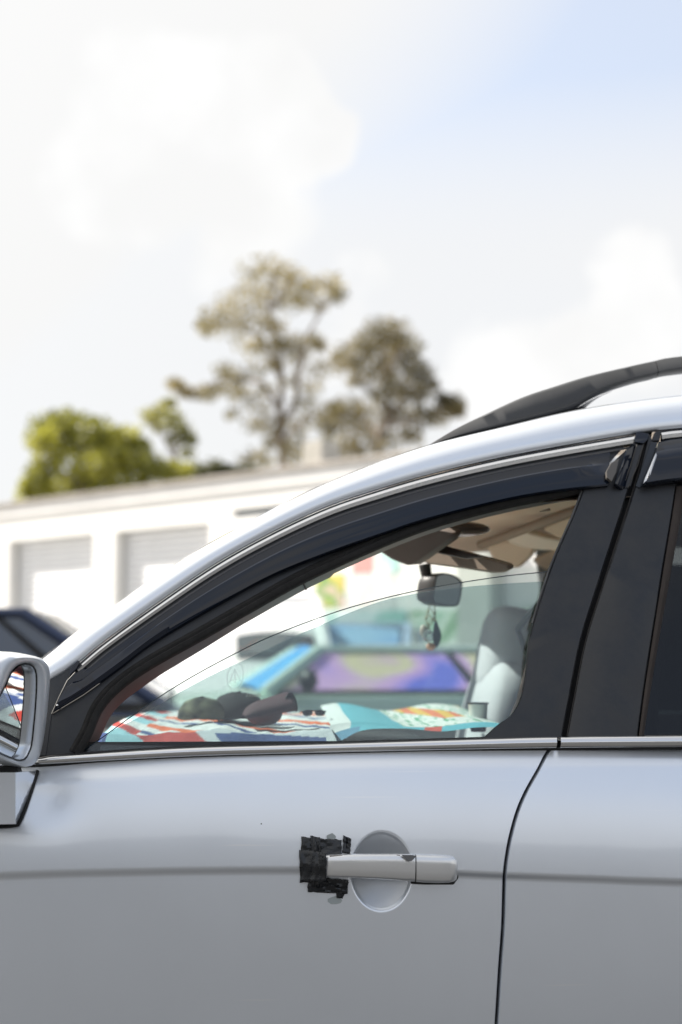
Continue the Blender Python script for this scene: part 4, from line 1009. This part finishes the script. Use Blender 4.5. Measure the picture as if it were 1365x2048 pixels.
# --- wing mirror
MN = Vector((.962, -.262, -.15)).normalized(); MP = Lp(50, 1420, -.105)
def M(px, py, fwd=0.0): return hit(px, py, MP + MN * fwd, MN)
rim_px = [(20, 1314), (48, 1312), (75, 1314), (92, 1320), (99, 1331), (101, 1352), (98, 1395), (92, 1450), (84, 1495), (77, 1518), (66, 1531), (48, 1535), (22, 1527), (-6, 1514), (-24, 1497), (-28, 1465), (-24, 1425), (-14, 1385), (-2, 1345), (6, 1325)]
open_px = [(36, 1333), (48, 1328), (60, 1328), (69, 1333), (74, 1345), (75, 1370), (73, 1410), (69, 1455), (65, 1490), (60, 1506), (52, 1519), (40, 1522), (20, 1515), (0, 1506), (-14, 1492), (-17, 1465), (-13, 1430), (-3, 1400), (12, 1372), (24, 1346)]
def closed(pts, n): 
    c = cat_rom([Vector((*p, 0)) for p in pts + pts[:1]], n + 1)[:-1]; return [(p.x, p.y) for p in c]
R3 = [M(*p) for p in closed(rim_px, 56)]; O3 = [M(*p) for p in closed(open_px, 56)]
cR = sum(R3, Vector()) / 56
def ringat(base, c, s, fwd): return [c + (p - c) * s + MN * fwd for p in base]
mir = None
rows = [ringat(O3, cR, .99, -.020), ringat(O3, cR, .995, -.004), [o.lerp(r, .10) + MN * .0 for o, r in zip(O3, R3)], [o.lerp(r, .5) + MN * .004 for o, r in zip(O3, R3)], [o.lerp(r, .85) + MN * .003 for o, r in zip(O3, R3)], ringat(R3, cR, 1.0, -.003), ringat(R3, cR, 1.012, -.012),
        ringat(R3, cR, 1.02, -.035), ringat(R3, cR, .98, -.075), ringat(R3, cR, .84, -.11), ringat(R3, cR, .55, -.135), ringat(R3, cR, .1, -.145)]
mb = MB(); mb.grid(rows, close_u=True); mb.f.append(tuple(len(mb.v) - 56 + i for i in range(56)))
shellm = mat('mirror_shell_paint', (.74, .77, .80), .42, metal=.35, coat=.5, coat_rough=.12, var=.03, vscale=6)
mirror = cpart(mb, 'wing_mirror', shellm, smooth=50)
mb = MB(); mb.grid([ringat(O3, cR, .974, -.0022), ringat(O3, cR, .966, -.004), ringat(O3, cR, .955, -.0135), ringat(O3, cR, .90, -.0145)], close_u=True); cpart(mb, 'mirror_bezel', silver, mirror, smooth=60)
mb = MB(); mb.grid([ringat(O3, cR, .992, .0005), ringat(O3, cR, .975, -.0005), ringat(O3, cR, .972, -.006)], close_u=True); cpart(mb, 'mirror_surround', mat('soft_black', (.012, .012, .013), .35), mirror, smooth=60)
mb = MB(); gr = ringat(O3, cR, .955, -.0125); c0 = sum(gr, Vector()) / 56
ro = Matrix.Rotation(rad(0), 3, 'Z'); mb.v = [c0] + gr; mb.f = [(0, 1 + i, 1 + (i + 1) % 56) for i in range(56)]
cpart(mb, 'mirror_glass', mat('mirror_silver', (.86, .88, .88), .0, metal=1), mirror, smooth=0)
# foot of the mirror on the door
fo = [(-70, 1546), (20, 1546), (31.5, 1545), (31.5, 1600), (31.5, 1648), (-70, 1654)]
mb = MB()
A = [Lp(x, y, -.10) for x, y in fo]
curve = px_curve([(73, 1541), (66, 1565), (55, 1598), (44, 1628), (34, 1649)], 8)
fl = [Lp(31.5, 1545 + (1648 - 1545) * i / 7, -.10) for i in range(8)]; dr = [Lp(x, y, .02) for x, y in curve]
mb.grid([[Lp(-80, 1545 + 105 * i / 7, -.10), f, f.lerp(d, .06) + Vector((.0, .0, 0)), f.lerp(d, .5), d] for i, (f, d) in enumerate(zip(fl, dr))])
mb.add([Lp(-80, 1545, -.10), fl[0], dr[0], Lp(-60, 1541, .035)], [(0, 1, 2, 3)]); mb.add([Lp(-80, 1650, -.10), fl[-1], dr[-1], Lp(-60, 1655, .035)], [(0, 3, 2, 1)])
cpart(mb, 'mirror_foot', silver, mirror, smooth=25)
mb = MB(); gk = []
for x, y in curve + [(20, 1651), (-40, 1655)]:
    q = Lp(x + 1, y, .03); q = Lp(x + 1, y, ysurf(q.x, q.z)); gk.append(q + Vector((.002, -.0045, 0)))
mb.tube(gk, .0038, 6); cpart(mb, 'mirror_gasket', rubber, mirror, smooth=60)
mb = MB(); mb.poly([Lp(-70, 1534, -.07), Lp(34, 1534, -.07), Lp(38, 1547, -.07), Lp(-70, 1547, -.07)], (0, .04, 0)); cpart(mb, 'mirror_pivot', rubber, mirror, smooth=60)

# ================================================================== INTERIOR
beige = mat('headliner_beige', (.68, .55, .42), .9, var=.05, vscale=6, bump=.15, bscale=250)
tan_m = mat('tan_plastic', (.62, .51, .38), .55, var=.05, vscale=5)
brown_m = mat('visor_brown', (.27, .215, .17), .7, var=.08, vscale=8)
# headliner
rows = []
for x in [.26 + i * .10 for i in range(21)]:
    row = []
    zt = 1.555 + .035 * ss(.15, .9, x) 
    for j in range(17):
        t = j / 16; y = .215 + (W_CAR - .43) * t; row.append(Vector((x - .10 * (1 - (2 * t - 1) ** 2) * (1 - ss(.1, .5, x)), y, zt + .05 * (1 - (2 * t - 1) ** 4))))
    rows.append(row)
mb = MB(); mb.grid(rows); cpart(mb, 'headliner', beige, smooth=60)
# beam that runs across it (sunroof surround)
b0_, b1_ = Lp(962, 1090, .95), Lp(1175, 1012, .50)
dv = (b1_ - b0_)
mb = MB(); mb.tube([b0_, b0_ + dv * .5, b0_ + dv * 1.4], [.013, .012, .012], 8, sx=1.0); cpart(mb, 'roof_beam', mat('beam_brown', (.26, .20, .15), .8), smooth=50)
def slab(px_pts, ys, thick, name, m, parent=None, bevel=.006, up=Vector((0, .35, .9))):
    vs = [Lp(x, y, d) for (x, y), d in zip(px_pts, ys)]
    c = sum(vs, Vector()) / len(vs); n = Vector()
    for i in range(len(vs)): n += (vs[i] - c).cross(vs[(i + 1) % len(vs)] - c)
    n.normalize()
    vs = [v - n * (v - c).dot(n) for v in vs]
    if n.dot(Vector((0, 1, 0))) < 0: n = -n
    mb = MB(); mb.poly(vs, n * thick); return cpart(mb, name, m, parent, smooth=40, bevel=bevel, seg=3)
slab([(746, 1100), (781, 1121), (815, 1131), (846, 1126), (900, 1085), (905, 1070), (870, 1052), (800, 1070)], [.62, .60, .58, .56, .46, .44, .50, .56], .03, 'visor_arm', mat('visor_dark', (.105, .082, .068), .7, var=.1), bevel=.008)
slab([(838, 1124), (862, 1130), (920, 1137), (985, 1146), (1005, 1145), (1018, 1137), (1014, 1128), (985, 1119), (930, 1106), (880, 1092), (850, 1100)], [.60, .58, .52, .46, .44, .42, .42, .45, .50, .56, .60], .022, 'sun_visor', brown_m, bevel=.007)
slab([(848, 1082), (880, 1086), (930, 1103), (972, 1116), (930, 1115), (880, 1106), (845, 1096)], [.56, .53, .48, .45, .47, .52, .56], .006, 'visor_flap', mat('visor_black', (.05, .04, .036), .5), bevel=.002)
# far visor and overhead console
slab([(966, 1098), (1000, 1080), (1075, 1090), (1060, 1118), (1040, 1136), (1008, 1134), (985, 1122)], [1.32, 1.30, 1.22, 1.25, 1.30, 1.34, 1.34], .025, 'sun_visor', tan_m, bevel=.010)
slab([(1005, 1084), (1030, 1064), (1062, 1060), (1092, 1076), (1140, 1085), (1120, 1104), (1082, 1100), (1045, 1094)], [1.10, 1.06, 1.04, 1.0, .95, .99, 1.04, 1.08], .02, 'overhead_console', mat('pale_tan', (.62, .54, .43), .4), bevel=.012)
slab([(1080, 1060), (1140, 1034), (1180, 1040), (1150, 1080), (1118, 1074)], [.96, .9, .86, .9, .95], .012, 'console_lid', tan_m, bevel=.006)
slab([(1060, 1128), (1090, 1112), (1130, 1090), (1160, 1100), (1120, 1135), (1096, 1140), (1080, 1130)], [1.45, 1.42, 1.38, 1.36, 1.42, 1.46, 1.47], .02, 'far_header_trim', tan_m, bevel=.008)
mb = MB(); mb.tube([Lp(1080, 1023, .42), Lp(1100, 1019, .40)], [.001, .003], 8); cpart(mb, 'coat_hook', brown_m, smooth=60)
mb = MB(); mb.sphere(Lp(915, 1058, .55), .05, 16, 10, (1.5, .8, .35)); cpart(mb, 'roof_lump', mat('lump_brown', (.16, .12, .10), .25), smooth=60)  # dark flattened lump below the front of the headliner
# windscreen and dash
wsr = []
for k in range(9):
    t = k / 8; i = int(t * 0 + 0)
bl, tl = Vector((-.86, .16, 1.06)), Vector((.13, .29, 1.60))
rows = []
for k in range(13):
    t = k / 12; row = []
    for j in range(17):
        s = j / 16; e = 1 - (2 * s - 1) ** 2; yi = (.14 + .14 * t); row.append(Vector((-.70 + .80 * t - .20 * e * (1 - .3 * t), yi + (W_CAR - 2 * yi) * s, 1.07 + .545 * t + .03 * math.sin(math.pi * t) + .02 * e * t)))
    rows.append(row)
mb = MB(); mb.grid(rows); cpart(mb, 'windscreen', glass('windscreen_glass', (.93, .955, .945), .6), smooth=60)
dash_m = mat('dash_black', (.03, .03, .032), .6, bump=.1, bscale=200)
rows = []
for x, z in ((-.86, .95), (-.84, 1.02), (-.55, 1.055), (-.2, 1.06), (.10, 1.055), (.30, 1.045), (.36, 1.02), (.37, .95), (.33, .80), (.2, .7)):
    rows.append([Vector((x, .13 + (W_CAR - .26) * j / 12, z - .015 * max(0, abs(2 * j / 12 - 1) - .9) * 10)) for j in range(13)])
mb = MB(); mb.grid(rows); cpart(mb, 'dashboard', dash_m, smooth=50)
mb = MB(); mb.grid([[Vector((x, .10, z)) for z in (.5, 1.0, 1.075)] + [Vector((x, .145, 1.08)), Vector((x, .16, 1.0)), Vector((x, .15, .5))] for x in (-.75, 0, .6, 1.2)]); cpart(mb, 'door_lining', dash_m, smooth=40)
mb = MB(); mb.grid([[Vector((x, W_CAR - .10, z)) for z in (.5, 1.0, 1.07)] + [Vector((x, W_CAR - .15, 1.085)), Vector((x, W_CAR - .16, 1.0)), Vector((x, W_CAR - .15, .5))] for x in (-.75, 0, .6, 1.2)]); cpart(mb, 'door_lining', mat('grey_lining', (.35, .36, .36), .6), smooth=40)
# far B pillar, seats
def seat(cx_, cy_, m, top, lean=.10):
    def pad(c, sx, sy, sz, M_=None):
        mb = MB(); rows = []
        for i in range(13):
            th = math.pi * i / 12 - math.pi / 2; z = math.copysign(abs(math.sin(th)) ** .5, math.sin(th)); rr = max(.02, abs(math.cos(th)) ** .45)
            rows.append([Vector((math.copysign(abs(math.cos(a)) ** .6, math.cos(a)) * sx * rr, math.copysign(abs(math.sin(a)) ** .6, math.sin(a)) * sy * rr, z * sz)) for a in [2 * math.pi * j / 24 for j in range(24)]])
        mb.grid(rows, close_u=True); Mx = M_ or Matrix.Identity(3); mb.v = [Mx @ p + Vector(c) for p in mb.v]; return mb
    T = Matrix.Rotation(rad(12), 3, 'Y')
    back = cpart(pad((cx_, cy_, top - .42), .085, .25, .34, T), 'seat', m, smooth=60)
    cpart(pad((cx_ + .075, cy_, top - .07), .085, .145, .13, T), 'headrest', m, back, smooth=60)
    cpart(pad((cx_ - .26, cy_, .62), .28, .26, .10), 'seat_cushion', m, back, smooth=60)
    mb = MB()
    for s in (-.06, .06): mb.tube([Vector((cx_ + .05, cy_ + s, top - .22)), Vector((cx_ + .07, cy_ + s, top - .1))], .006, 8)
    cpart(mb, 'headrest_post', chrome, back, smooth=60)
hp = Lp(1010, 1330, 1.38)
seat_m = mat('seat_grey', (.66, .64, .67), .8, var=.05, vscale=6, bump=.15, bscale=300)
seat(hp.x - .06, 1.38, seat_m, hp.z + .10)
hn = Lp(1110, 1340, .50); seat(hn.x + .06, .50, mat('seat_dark', (.035, .035, .037), .8), hn.z + .10)
mb = MB(); q = [Lp(1046, 1180, 1.55), Lp(1034, 1262, 1.6), Lp(1044, 1300, 1.6), Lp(1150, 1440, 1.6), Lp(1230, 1440, 1.6), Lp(1200, 1100, 1.5), Lp(1100, 1100, 1.5)]
fb = [(1072, 1200), (1062, 1215), (1034, 1257), (1040, 1270), (1046, 1290), (1052, 1302), (1075, 1310), (1120, 1310), (1130, 1200)]
mb = MB(); mb.tube([Lp(1100, 1060, 1.58), Lp(1120, 1250, 1.66), Lp(1120, 1450, 1.70)], .05, 8, sx=.6); cpart(mb, 'far_pillar', mat('pillar_grey', (.16, .17, .16), .7), smooth=60)
mb = MB(); mb.tube([Lp(1078, 1208, .95), Lp(1056, 1232, 1.0), Lp(1035, 1258, 1.05)], .008, 8); mb.tube([Lp(1035, 1258, 1.05), Lp(1043, 1278, 1.05), Lp(1050, 1303, 1.05), Lp(1070, 1316, 1.0)], [.006, .007, .008, .008], 8)
cpart(mb, 'seat_belt', mat('belt_grey', (.12, .12, .115), .6), smooth=60)
# steering wheel on the far side
sw = Lp(640, 1330, 1.30); 
# far side door glass, nearly clear
mb = MB(); mb.poly([Vector((-.52, W_CAR - .075, 1.10)), Vector((1.2, W_CAR - .075, 1.10)), Vector((1.2, W_CAR - .20, 1.53)), Vector((.30, W_CAR - .20, 1.53)), Vector((-.05, W_CAR - .15, 1.36))], (0, .004, 0)); cpart(mb, 'far_window', glass('far_glass', (.95, .97, .96), .5), smooth=0)
# --- rear view mirror
mp_ = .93
mb = MB(); mb.tube([Lp(850, 1128, mp_), Lp(853, 1148, mp_), Lp(862, 1166, mp_)], [.016, .014, .012], 10); rvm_stem = None
rvm = MB()
def rv(px, py, d): return Lp(px, py, d)
out_px = [(874, 1149), (890, 1146), (905, 1149), (918, 1156), (925, 1164), (925, 1175), (922, 1195), (918, 1208), (911, 1213), (893, 1212), (872, 1208), (866, 1200), (867, 1180), (870, 1160)]
oc = closed(out_px, 40); R3m = [rv(x, y, mp_ + (x - 895) * .0012) for x, y in oc]; cM = sum(R3m, Vector()) / 40
BK = Vector((-.045, .03, 0))
def rr2(s, f): return [cM + (p - cM) * s + BK * f for p in R3m]
rvm.grid([rr2(.90, .06), rr2(.93, -.02), rr2(1, .0), rr2(1.02, .15), rr2(1.0, .6), rr2(.75, 1.0), rr2(.2, 1.1)], close_u=True); rvm.f.append(tuple(len(rvm.v) - 40 + i for i in range(40)))
rvo = cpart(rvm, 'rear_view_mirror', mat('mirror_case', (.022, .022, .022), .35), smooth=50)
cpart(mb, 'mirror_stem', mat('stem_black', (.02, .018, .017), .5), rvo, smooth=60)
mb = MB(); gr = rr2(.92, .02); mb.v = [sum(gr, Vector()) / 40] + gr; mb.f = [(0, 1 + i, 1 + (i + 1) % 40) for i in range(40)]
cpart(mb, 'mirror_glass', mat('mirror_dim', (.55, .57, .55), .05, metal=1), rvo, smooth=0)

# ------------------------------------------------------------------ loose things in the car
def loose(mb, name, m, ref, label, cat, group=None, **k):
    ref = Vector(ref); mb.v = [p - ref for p in mb.v]
    o = mb.build(name, m, **k); o.location = carw(ref); o.rotation_euler = (0, 0, YAW); return tag(o, label, cat, group)
def sub(mb, name, m, parent, ref, **k):
    ref = Vector(ref); mb.v = [p - ref for p in mb.v]; return mb.build(name, m, parent, **k)
# flag cloth over the dash: flat pixel-like print, sun and shade put into colours
WHT, RED, SUNLIT_RED, NVY, LBL = (.72, .72, .72), (.50, .055, .045), (.75, .16, .06), (.035, .07, .22), (.32, .58, .66)  # the orange is the flag's red with sunlight painted in
def inpoly(x, y, P):
    c = False; j = len(P) - 1
    for i in range(len(P)):
        if (P[i][1] > y) != (P[j][1] > y) and x < (P[j][0] - P[i][0]) * (y - P[i][1]) / (P[j][1] - P[i][1]) + P[i][0]: c = not c
        j = i
    return c
Z7 = lambda P: [(120 + x / 2.625, 1200 + y / 2.625) for x, y in P]
drop_regions = [(Z7([(250, 650), (330, 640), (680, 672), (790, 760), (800, 790), (400, 800), (440, 740), (370, 690)]), RED), (Z7([(590, 672), (690, 672), (790, 764), (700, 775)]), (.42, .06, .04)),
    (Z7([(280, 676), (400, 700), (436, 735), (400, 800), (230, 800), (250, 700)]), LBL), (Z7([(150, 700), (215, 665), (300, 720), (260, 760), (235, 800), (140, 800)]), NVY),
    (Z7([(480, 736), (600, 745), (600, 800), (500, 800)]), LBL), (Z7([(810, 696), (960, 698), (1400, 722), (1400, 800), (870, 800), (845, 745)]), NVY), (Z7([(1260, 655), (1400, 600), (1400, 640), (1290, 680)]), RED)]
def flag_col(px, py, top, v, x):
    if not top:
        for P, c in drop_regions:
            if inpoly(px, py, P): return c
        return (.55, .58, .62)  # white of the hanging part, shade put into its colour
    s = (x * 1.0 + v * .55)
    k = (s * 5.2) % 1.0
    if x < -.40: return RED if k < .3 else (WHT if k < .6 else LBL)
    for a, b, c in ((.0, .20, WHT), (.20, .34, NVY), (.34, .52, WHT), (.52, .76, SUNLIT_RED), (.76, 1.0, WHT)):
        if a <= k < b: return c
    return WHT
NU, NT, ND = 300, 70, 30
xA = Lp(196, 1480, .30).x; xB = Lp(668, 1470, .30).x
cl = MB(); cl.c = []; rows = []
for i in range(NU + 1):
    u = i / NU; row = []
    for j in range(NT + ND + 1):
        x = xA + (xB - xA) * u + .04 * (u - .3) * 0
        w_ = .006 * noise.noise(Vector((x * 7, j * .05, 0))) + .0055 * noise.noise(Vector((x * 19, j * .10, 3))) + .0025 * noise.noise(Vector((x * 50, j * .12, 7)))

        if j <= ND:                                         # hanging part, from the bottom up
            v = j / ND; y = .265 + .10 * v * v + w_ * 1.5; z = 1.035 + .066 * v + .004 * math.sin(x * 24 + 1) * v
            p = Vector((x + .01 * math.sin(v * 3 + x * 9), y, z)); top = False; vv = 0
        else:
            v = (j - ND) / NT; y = .365 + 1.10 * v; z = 1.101 + .010 * math.sin(v * 2.6) + .004 * math.sin(x * 24 + 1) * (1 - v) + w_
            p = Vector((x + .05 * v, y, z)); top = v > .03; vv = v
        d = carw(p) - CAM; c_, s_ = math.cos(PITCH), math.sin(PITCH)
        dep = d.y * c_ + d.z * s_; up_ = -d.y * s_ + d.z * c_; qx, qy = CX + F * d.x / dep, CY - F * up_ / dep
        row.append(p); cl.c.append(flag_col(qx, qy, top, vv, x))
    rows.append(row)
cl.v = [p for r in rows for p in r]; m_ = NT + ND + 1
cl.f = [(i * m_ + j, i * m_ + j + 1, (i + 1) * m_ + j + 1, (i + 1) * m_ + j) for i in range(NU) for j in range(m_ - 1)]
cloth_m = mat('flag_cloth', (.6, .6, .6), .85, attr='print', bump=.2, bscale=700)
loose(cl, 'flag_cloth', cloth_m, ((xA + xB) / 2, .6, 1.06), 'red white and blue flag cloth spread over the dashboard', 'flag', smooth=60)
# turquoise towel beside it
NU, NV = 130, 60; tw = MB(); tw.c = []; rows = []
xA2 = Lp(655, 1470, .4).x; xB2 = Lp(958, 1450, .7).x
low_t = fx([(0, .030), (.10, .052), (.22, .070), (.45, .072), (.65, .066), (.85, .074), (1, .074)])
for i in range(NU + 1):
    u = i / NU; row = []
    for j in range(NV + 1):
        v = j / NV; x = xA2 + (xB2 - xA2) * u + .03 * v
        n_ = noise.noise(Vector((x * 8, v * 3, 5))) * .008
        if v < .35: t = v / .35; y = .40 + .06 * t; z = (1.035 + low_t(u)) * (1 - t) + (1.112 + .006 * math.sin(u * 9)) * t + n_ * t
        else: t = (v - .35) / .65; y = .46 + .75 * t; z = 1.112 + .006 * math.sin(u * 9) + .014 * t + n_
        row.append(Vector((x, y, z)))
        c = (.13, .44, .54)
        if u > .42 and v > .33:
            k = noise.noise(Vector((u * 30, v * 18, 1)))
            c = (.74, .76, .74) if k > -.25 else (.10, .36, .20)
            if v > .5 and math.sin(u * 14 + v * 6) > .55: c = (.74, .45, .10) if math.sin(u * 60) > 0 else (.72, .20, .10)
        if abs(u - .60) < .05 and v < .34: c = (.62, .10, .07)
        if u < .12 and v > .2: c = (.72, .74, .74)
        if u < .18 and v <= .2: c = (.10, .25, .38)
        tw.c.append(c)
    rows.append(row)
tw.v = [p for r in rows for p in r]; m_ = NV + 1; tw.f = [(i * m_ + j, i * m_ + j + 1, (i + 1) * m_ + j + 1, (i + 1) * m_ + j) for i in range(NU) for j in range(m_ - 1)]
loose(tw, 'towel', cloth_m, ((xA2 + xB2) / 2, .7, 1.06), 'turquoise patterned towel lying right of the flag cloth', 'towel', smooth=60)
# red and white cup at the towel's end
cp_ = Lp(957, 1460, .66); 
mb = MB(); mb.lathe([(0, .0), (.017, 0), (.019, .01), (.020, .03)], (cp_.x, .66, cp_.z - .004), (0, 0, 1), 24)
cup = loose(mb, 'cup', mat('cup_red', (.45, .03, .03), .3, coat=.5), cp_, 'white cup with a red base standing beyond the turquoise towel', 'cup', smooth=40)
mb = MB(); mb.lathe([(.020, .0302), (.022, .062), (.023, .064), (.021, .064), (.018, .04)], (cp_.x, .66, cp_.z - .004), (0, 0, 1), 24); sub(mb, 'cup_wall', mat('cup_white', (.78, .78, .76), .3), cup, cp_, smooth=40)
mb = MB(); mb.tube([Vector((cp_.x + .0228 * math.cos(a), .66 + .0228 * math.sin(a), cp_.z + .0605)) for a in [2 * math.pi * k / 24 for k in range(25)]], .002, 6); sub(mb, 'cup_rim', rubber, cup, cp_, smooth=60)
# caps
def cap(px, py, d, r, label, crown_m, peak_m, ang, hgt=.75, peak_len=.9, peak_droop=.25, tilt=(0, 0), print_m=None):
    c = Lp(px, py, d)
    Mr = Matrix.Rotation(rad(tilt[0]), 3, 'X') @ Matrix.Rotation(rad(tilt[1]), 3, 'Y')
    def T(p): return c + Mr @ Vector(p)
    mb = MB(); rows = []
    for i in range(11):
        th = (math.pi / 2) * i / 10; rows.append([T((math.cos(th) ** .75 * r * math.cos(a) * 1.08, math.cos(th) ** .75 * r * math.sin(a), math.sin(th) * r * hgt + .004 * noise.noise(Vector((math.cos(a) * 2, math.sin(a) * 2, i * .4 + px))))) for a in [2 * math.pi * j / 30 for j in range(30)]])
    mb.grid(rows, close_u=True)
    o = loose(mb, 'cap', crown_m, c, label, 'cap', 'caps on the dashboard', smooth=60)
    ca, sa = math.cos(rad(ang)), math.sin(rad(ang)); pk = MB(); rows = []
    for i in range(8):
        t = i / 7; row = []
        for j in range(15):
            w_ = (j / 14 * 2 - 1); a = w_ * 1.25
            rad_ = r * (1.0 + peak_len * t * math.cos(w_ * 1.2) ** .7)
            lx, ly = rad_ * math.cos(a) if True else 0, r * math.sin(a) * (1 - .12 * t)
            lx = r * math.cos(a) + peak_len * r * t * (1 - .25 * w_ * w_)
            z = .006 + .012 - peak_droop * r * t * .4 - peak_droop * r * 1.1 * w_ * w_ * t
            row.append(T((lx * ca - ly * sa, lx * sa + ly * ca, z)))
        rows.append(row)
    pk.grid(rows); p_ = sub(pk, 'peak', peak_m, o, c, smooth=60); s = p_.modifiers.new('thick', 'SOLIDIFY'); s.thickness = .003
    bt = MB(); bt.sphere(T((0, 0, r * hgt)), .007, 10, 6, (1, 1, .5)); sub(bt, 'button', crown_m, o, c)
    return o, c, T
camo = mat('camo_cloth', (.012, .014, .009), .9, col2=(.20, .20, .13), vscale=30, detail=1)
blackc = mat('black_cloth', (.012, .009, .010), .85, var=.2, vscale=15)
maroon = mat('maroon_cloth', (.060, .018, .026), .8, var=.12, vscale=20)
bluec = mat('blue_shiny_cloth', (.03, .22, .52), .35, var=.2, vscale=9)
cap(404, 1437, .62, .050, 'camouflage cap at the left on the flag cloth', camo, camo, 95, .92, .5, .3)
o_, c_, T_ = cap(478, 1436, .66, .062, 'black cap with white lettering band behind the camouflage cap', blackc, blackc, 85, .92, .5, .3)
mb = MB()
for k in range(9):
    a = -1.25 + k * .13; mb.add([T_((.045 * math.cos(a + da) * 1.0, .047 * math.sin(a + da), z_)) for da, z_ in ((0, .045), (.08, .0455), (.09, .051), (.02, .0515))], [(0, 1, 2, 3)])
mb.v = [p + (p - T_((0, 0, .02))).normalized() * .007 for p in mb.v]
sub(mb, 'embroidery', mat('white_thread', (.62, .64, .55), .7), o_, c_, smooth=0)
# maroon cap lies on its side, peak curved towards us
def brimcap():
    c = Lp(535, 1430, .50)
    mb = MB(); rows = []
    A = px_curve([(484, 1430), (492, 1416), (510, 1404), (540, 1394), (568, 1385), (578, 1384)], 20); B = px_curve([(492, 1436), (520, 1434), (545, 1430), (566, 1426), (590, 1422), (595, 1421)], 20)
    for a, b in zip(A, B):
        p, q = Lp(*a, .50), Lp(*b, .44); rows.append([p.lerp(q, t) + Vector((0, -.02 * math.sin(math.pi * t), .004 * math.sin(math.pi * t))) for t in [k / 8 for k in range(9)]])
    mb.grid(rows); o = loose(mb, 'cap', maroon, c, 'maroon cap resting with its curved peak towards the right', 'cap', 'caps on the dashboard', smooth=60)
    s = o.modifiers.new('thick', 'SOLIDIFY'); s.thickness = .003
    mb = MB(); rows = []
    arc = px_curve([(566, 1427), (570, 1408), (574, 1392), (580, 1385), (588, 1390), (594, 1402), (596, 1416), (594, 1424)], 24)
    ce = Lp(579, 1410, .47)
    rows = [[Lp(*a, .455) for a in arc], [Lp(*a, .455).lerp(ce, .5) + Vector((-.012, .01, 0)) for a in arc], [ce + Vector((-.02, .015, 0)) + (Lp(*a, .455) - ce) * .05 for a in arc]]
    mb.grid(rows); sub(mb, 'peak', mat('peak_underside', (.030, .024, .026), .8), o, c, smooth=60)
    mb = MB(); mb.sphere(Lp(528, 1428, .56), .034, 18, 10, (1.2, 1, .75)); sub(mb, 'crown', maroon, o, c)
brimcap()
mb = MB(); cs = Lp(628, 1424, .6)
for s in (-.014, .014): mb.sphere(cs + Vector((s, 0, -.002)), .012, 14, 8, (1, .4, .62))
mb.tube([cs + Vector((-.014, 0, .003)), cs + Vector((.014, 0, .003))], .002, 6); mb.tube([cs + Vector((.026, 0, .002)), cs + Vector((.028, .05, -.004))], .002, 6); mb.tube([cs + Vector((-.026, 0, .002)), cs + Vector((-.028, .05, -.004))], .002, 6)
loose(mb, 'sunglasses', gloss_black, cs, 'small black sunglasses beside the maroon cap', 'sunglasses', smooth=60)
# hanging charm
def Q(px, py, d=.0): return Lp(px, py, mp_ - .02 + d)
ref = Q(862, 1212)
mb = MB(); mb.tube([Q(861, 1206), Q(856, 1225), Q(852, 1240), Q(858, 1255), Q(861, 1262)], .0018, 6); mb.tube([Q(868, 1208), Q(871, 1222), Q(871, 1236), Q(860, 1250), Q(855, 1258)], .0016, 6); mb.tube([Q(862, 1216), Q(870, 1232), Q(858, 1242)], .0012, 6)
charm = loose(mb, 'hanging_charm', mat('charm_cord', (.28, .20, .10), .7), ref, 'beaded charm with shells and crystal hanging from the mirror', 'charm', smooth=60)
mb = MB()
for (x, y, r) in ((857, 1222, 3), (868, 1226, 3), (853, 1236, 3.4), (866, 1238, 3), (860, 1232, 2.6), (856, 1246, 2.6), (871, 1240, 2.6)): mb.sphere(Q(x, y, -.004), r / 800, 10, 7)
sub(mb, 'bead', mat('bead_olive', (.35, .36, .16), .3, coat=.6, col2=(.6, .5, .35), vscale=160), charm, ref)
mb = MB(); mb.sphere(Q(848, 1262), .014, 16, 10, (.75, .6, 1.15)); sub(mb, 'shell', mat('shell_pink', (.88, .74, .64), .35, coat=.4, trans=.3), charm, ref)
mb = MB(); mb.sphere(Q(857, 1272, -.008), .014, 8, 5, (.95, .7, 1.15)); sub(mb, 'crystal', mat('crystal', (.80, .92, .92), .03, coat=1, trans=.75), charm, ref, smooth=0)
mb = MB(); lf = px_curve([(871, 1236), (880, 1258), (883, 1275), (876, 1294), (868, 1290), (866, 1268)], 16)
mb.poly([Q(x, y, -.002) for x, y in lf], (0, .006, 0)); sub(mb, 'feather', mat('feather_teal', (.02, .055, .07), .4, var=.3, vscale=90), charm, ref, smooth=0, bevel=.001)
mb = MB(); mb.sphere(Q(862, 1293, -.006), .011, 14, 9, (1.1, .7, .85)); sub(mb, 'stone', mat('stone_orange', (.72, .34, .20), .4, coat=.4, var=.15, vscale=120), charm, ref)
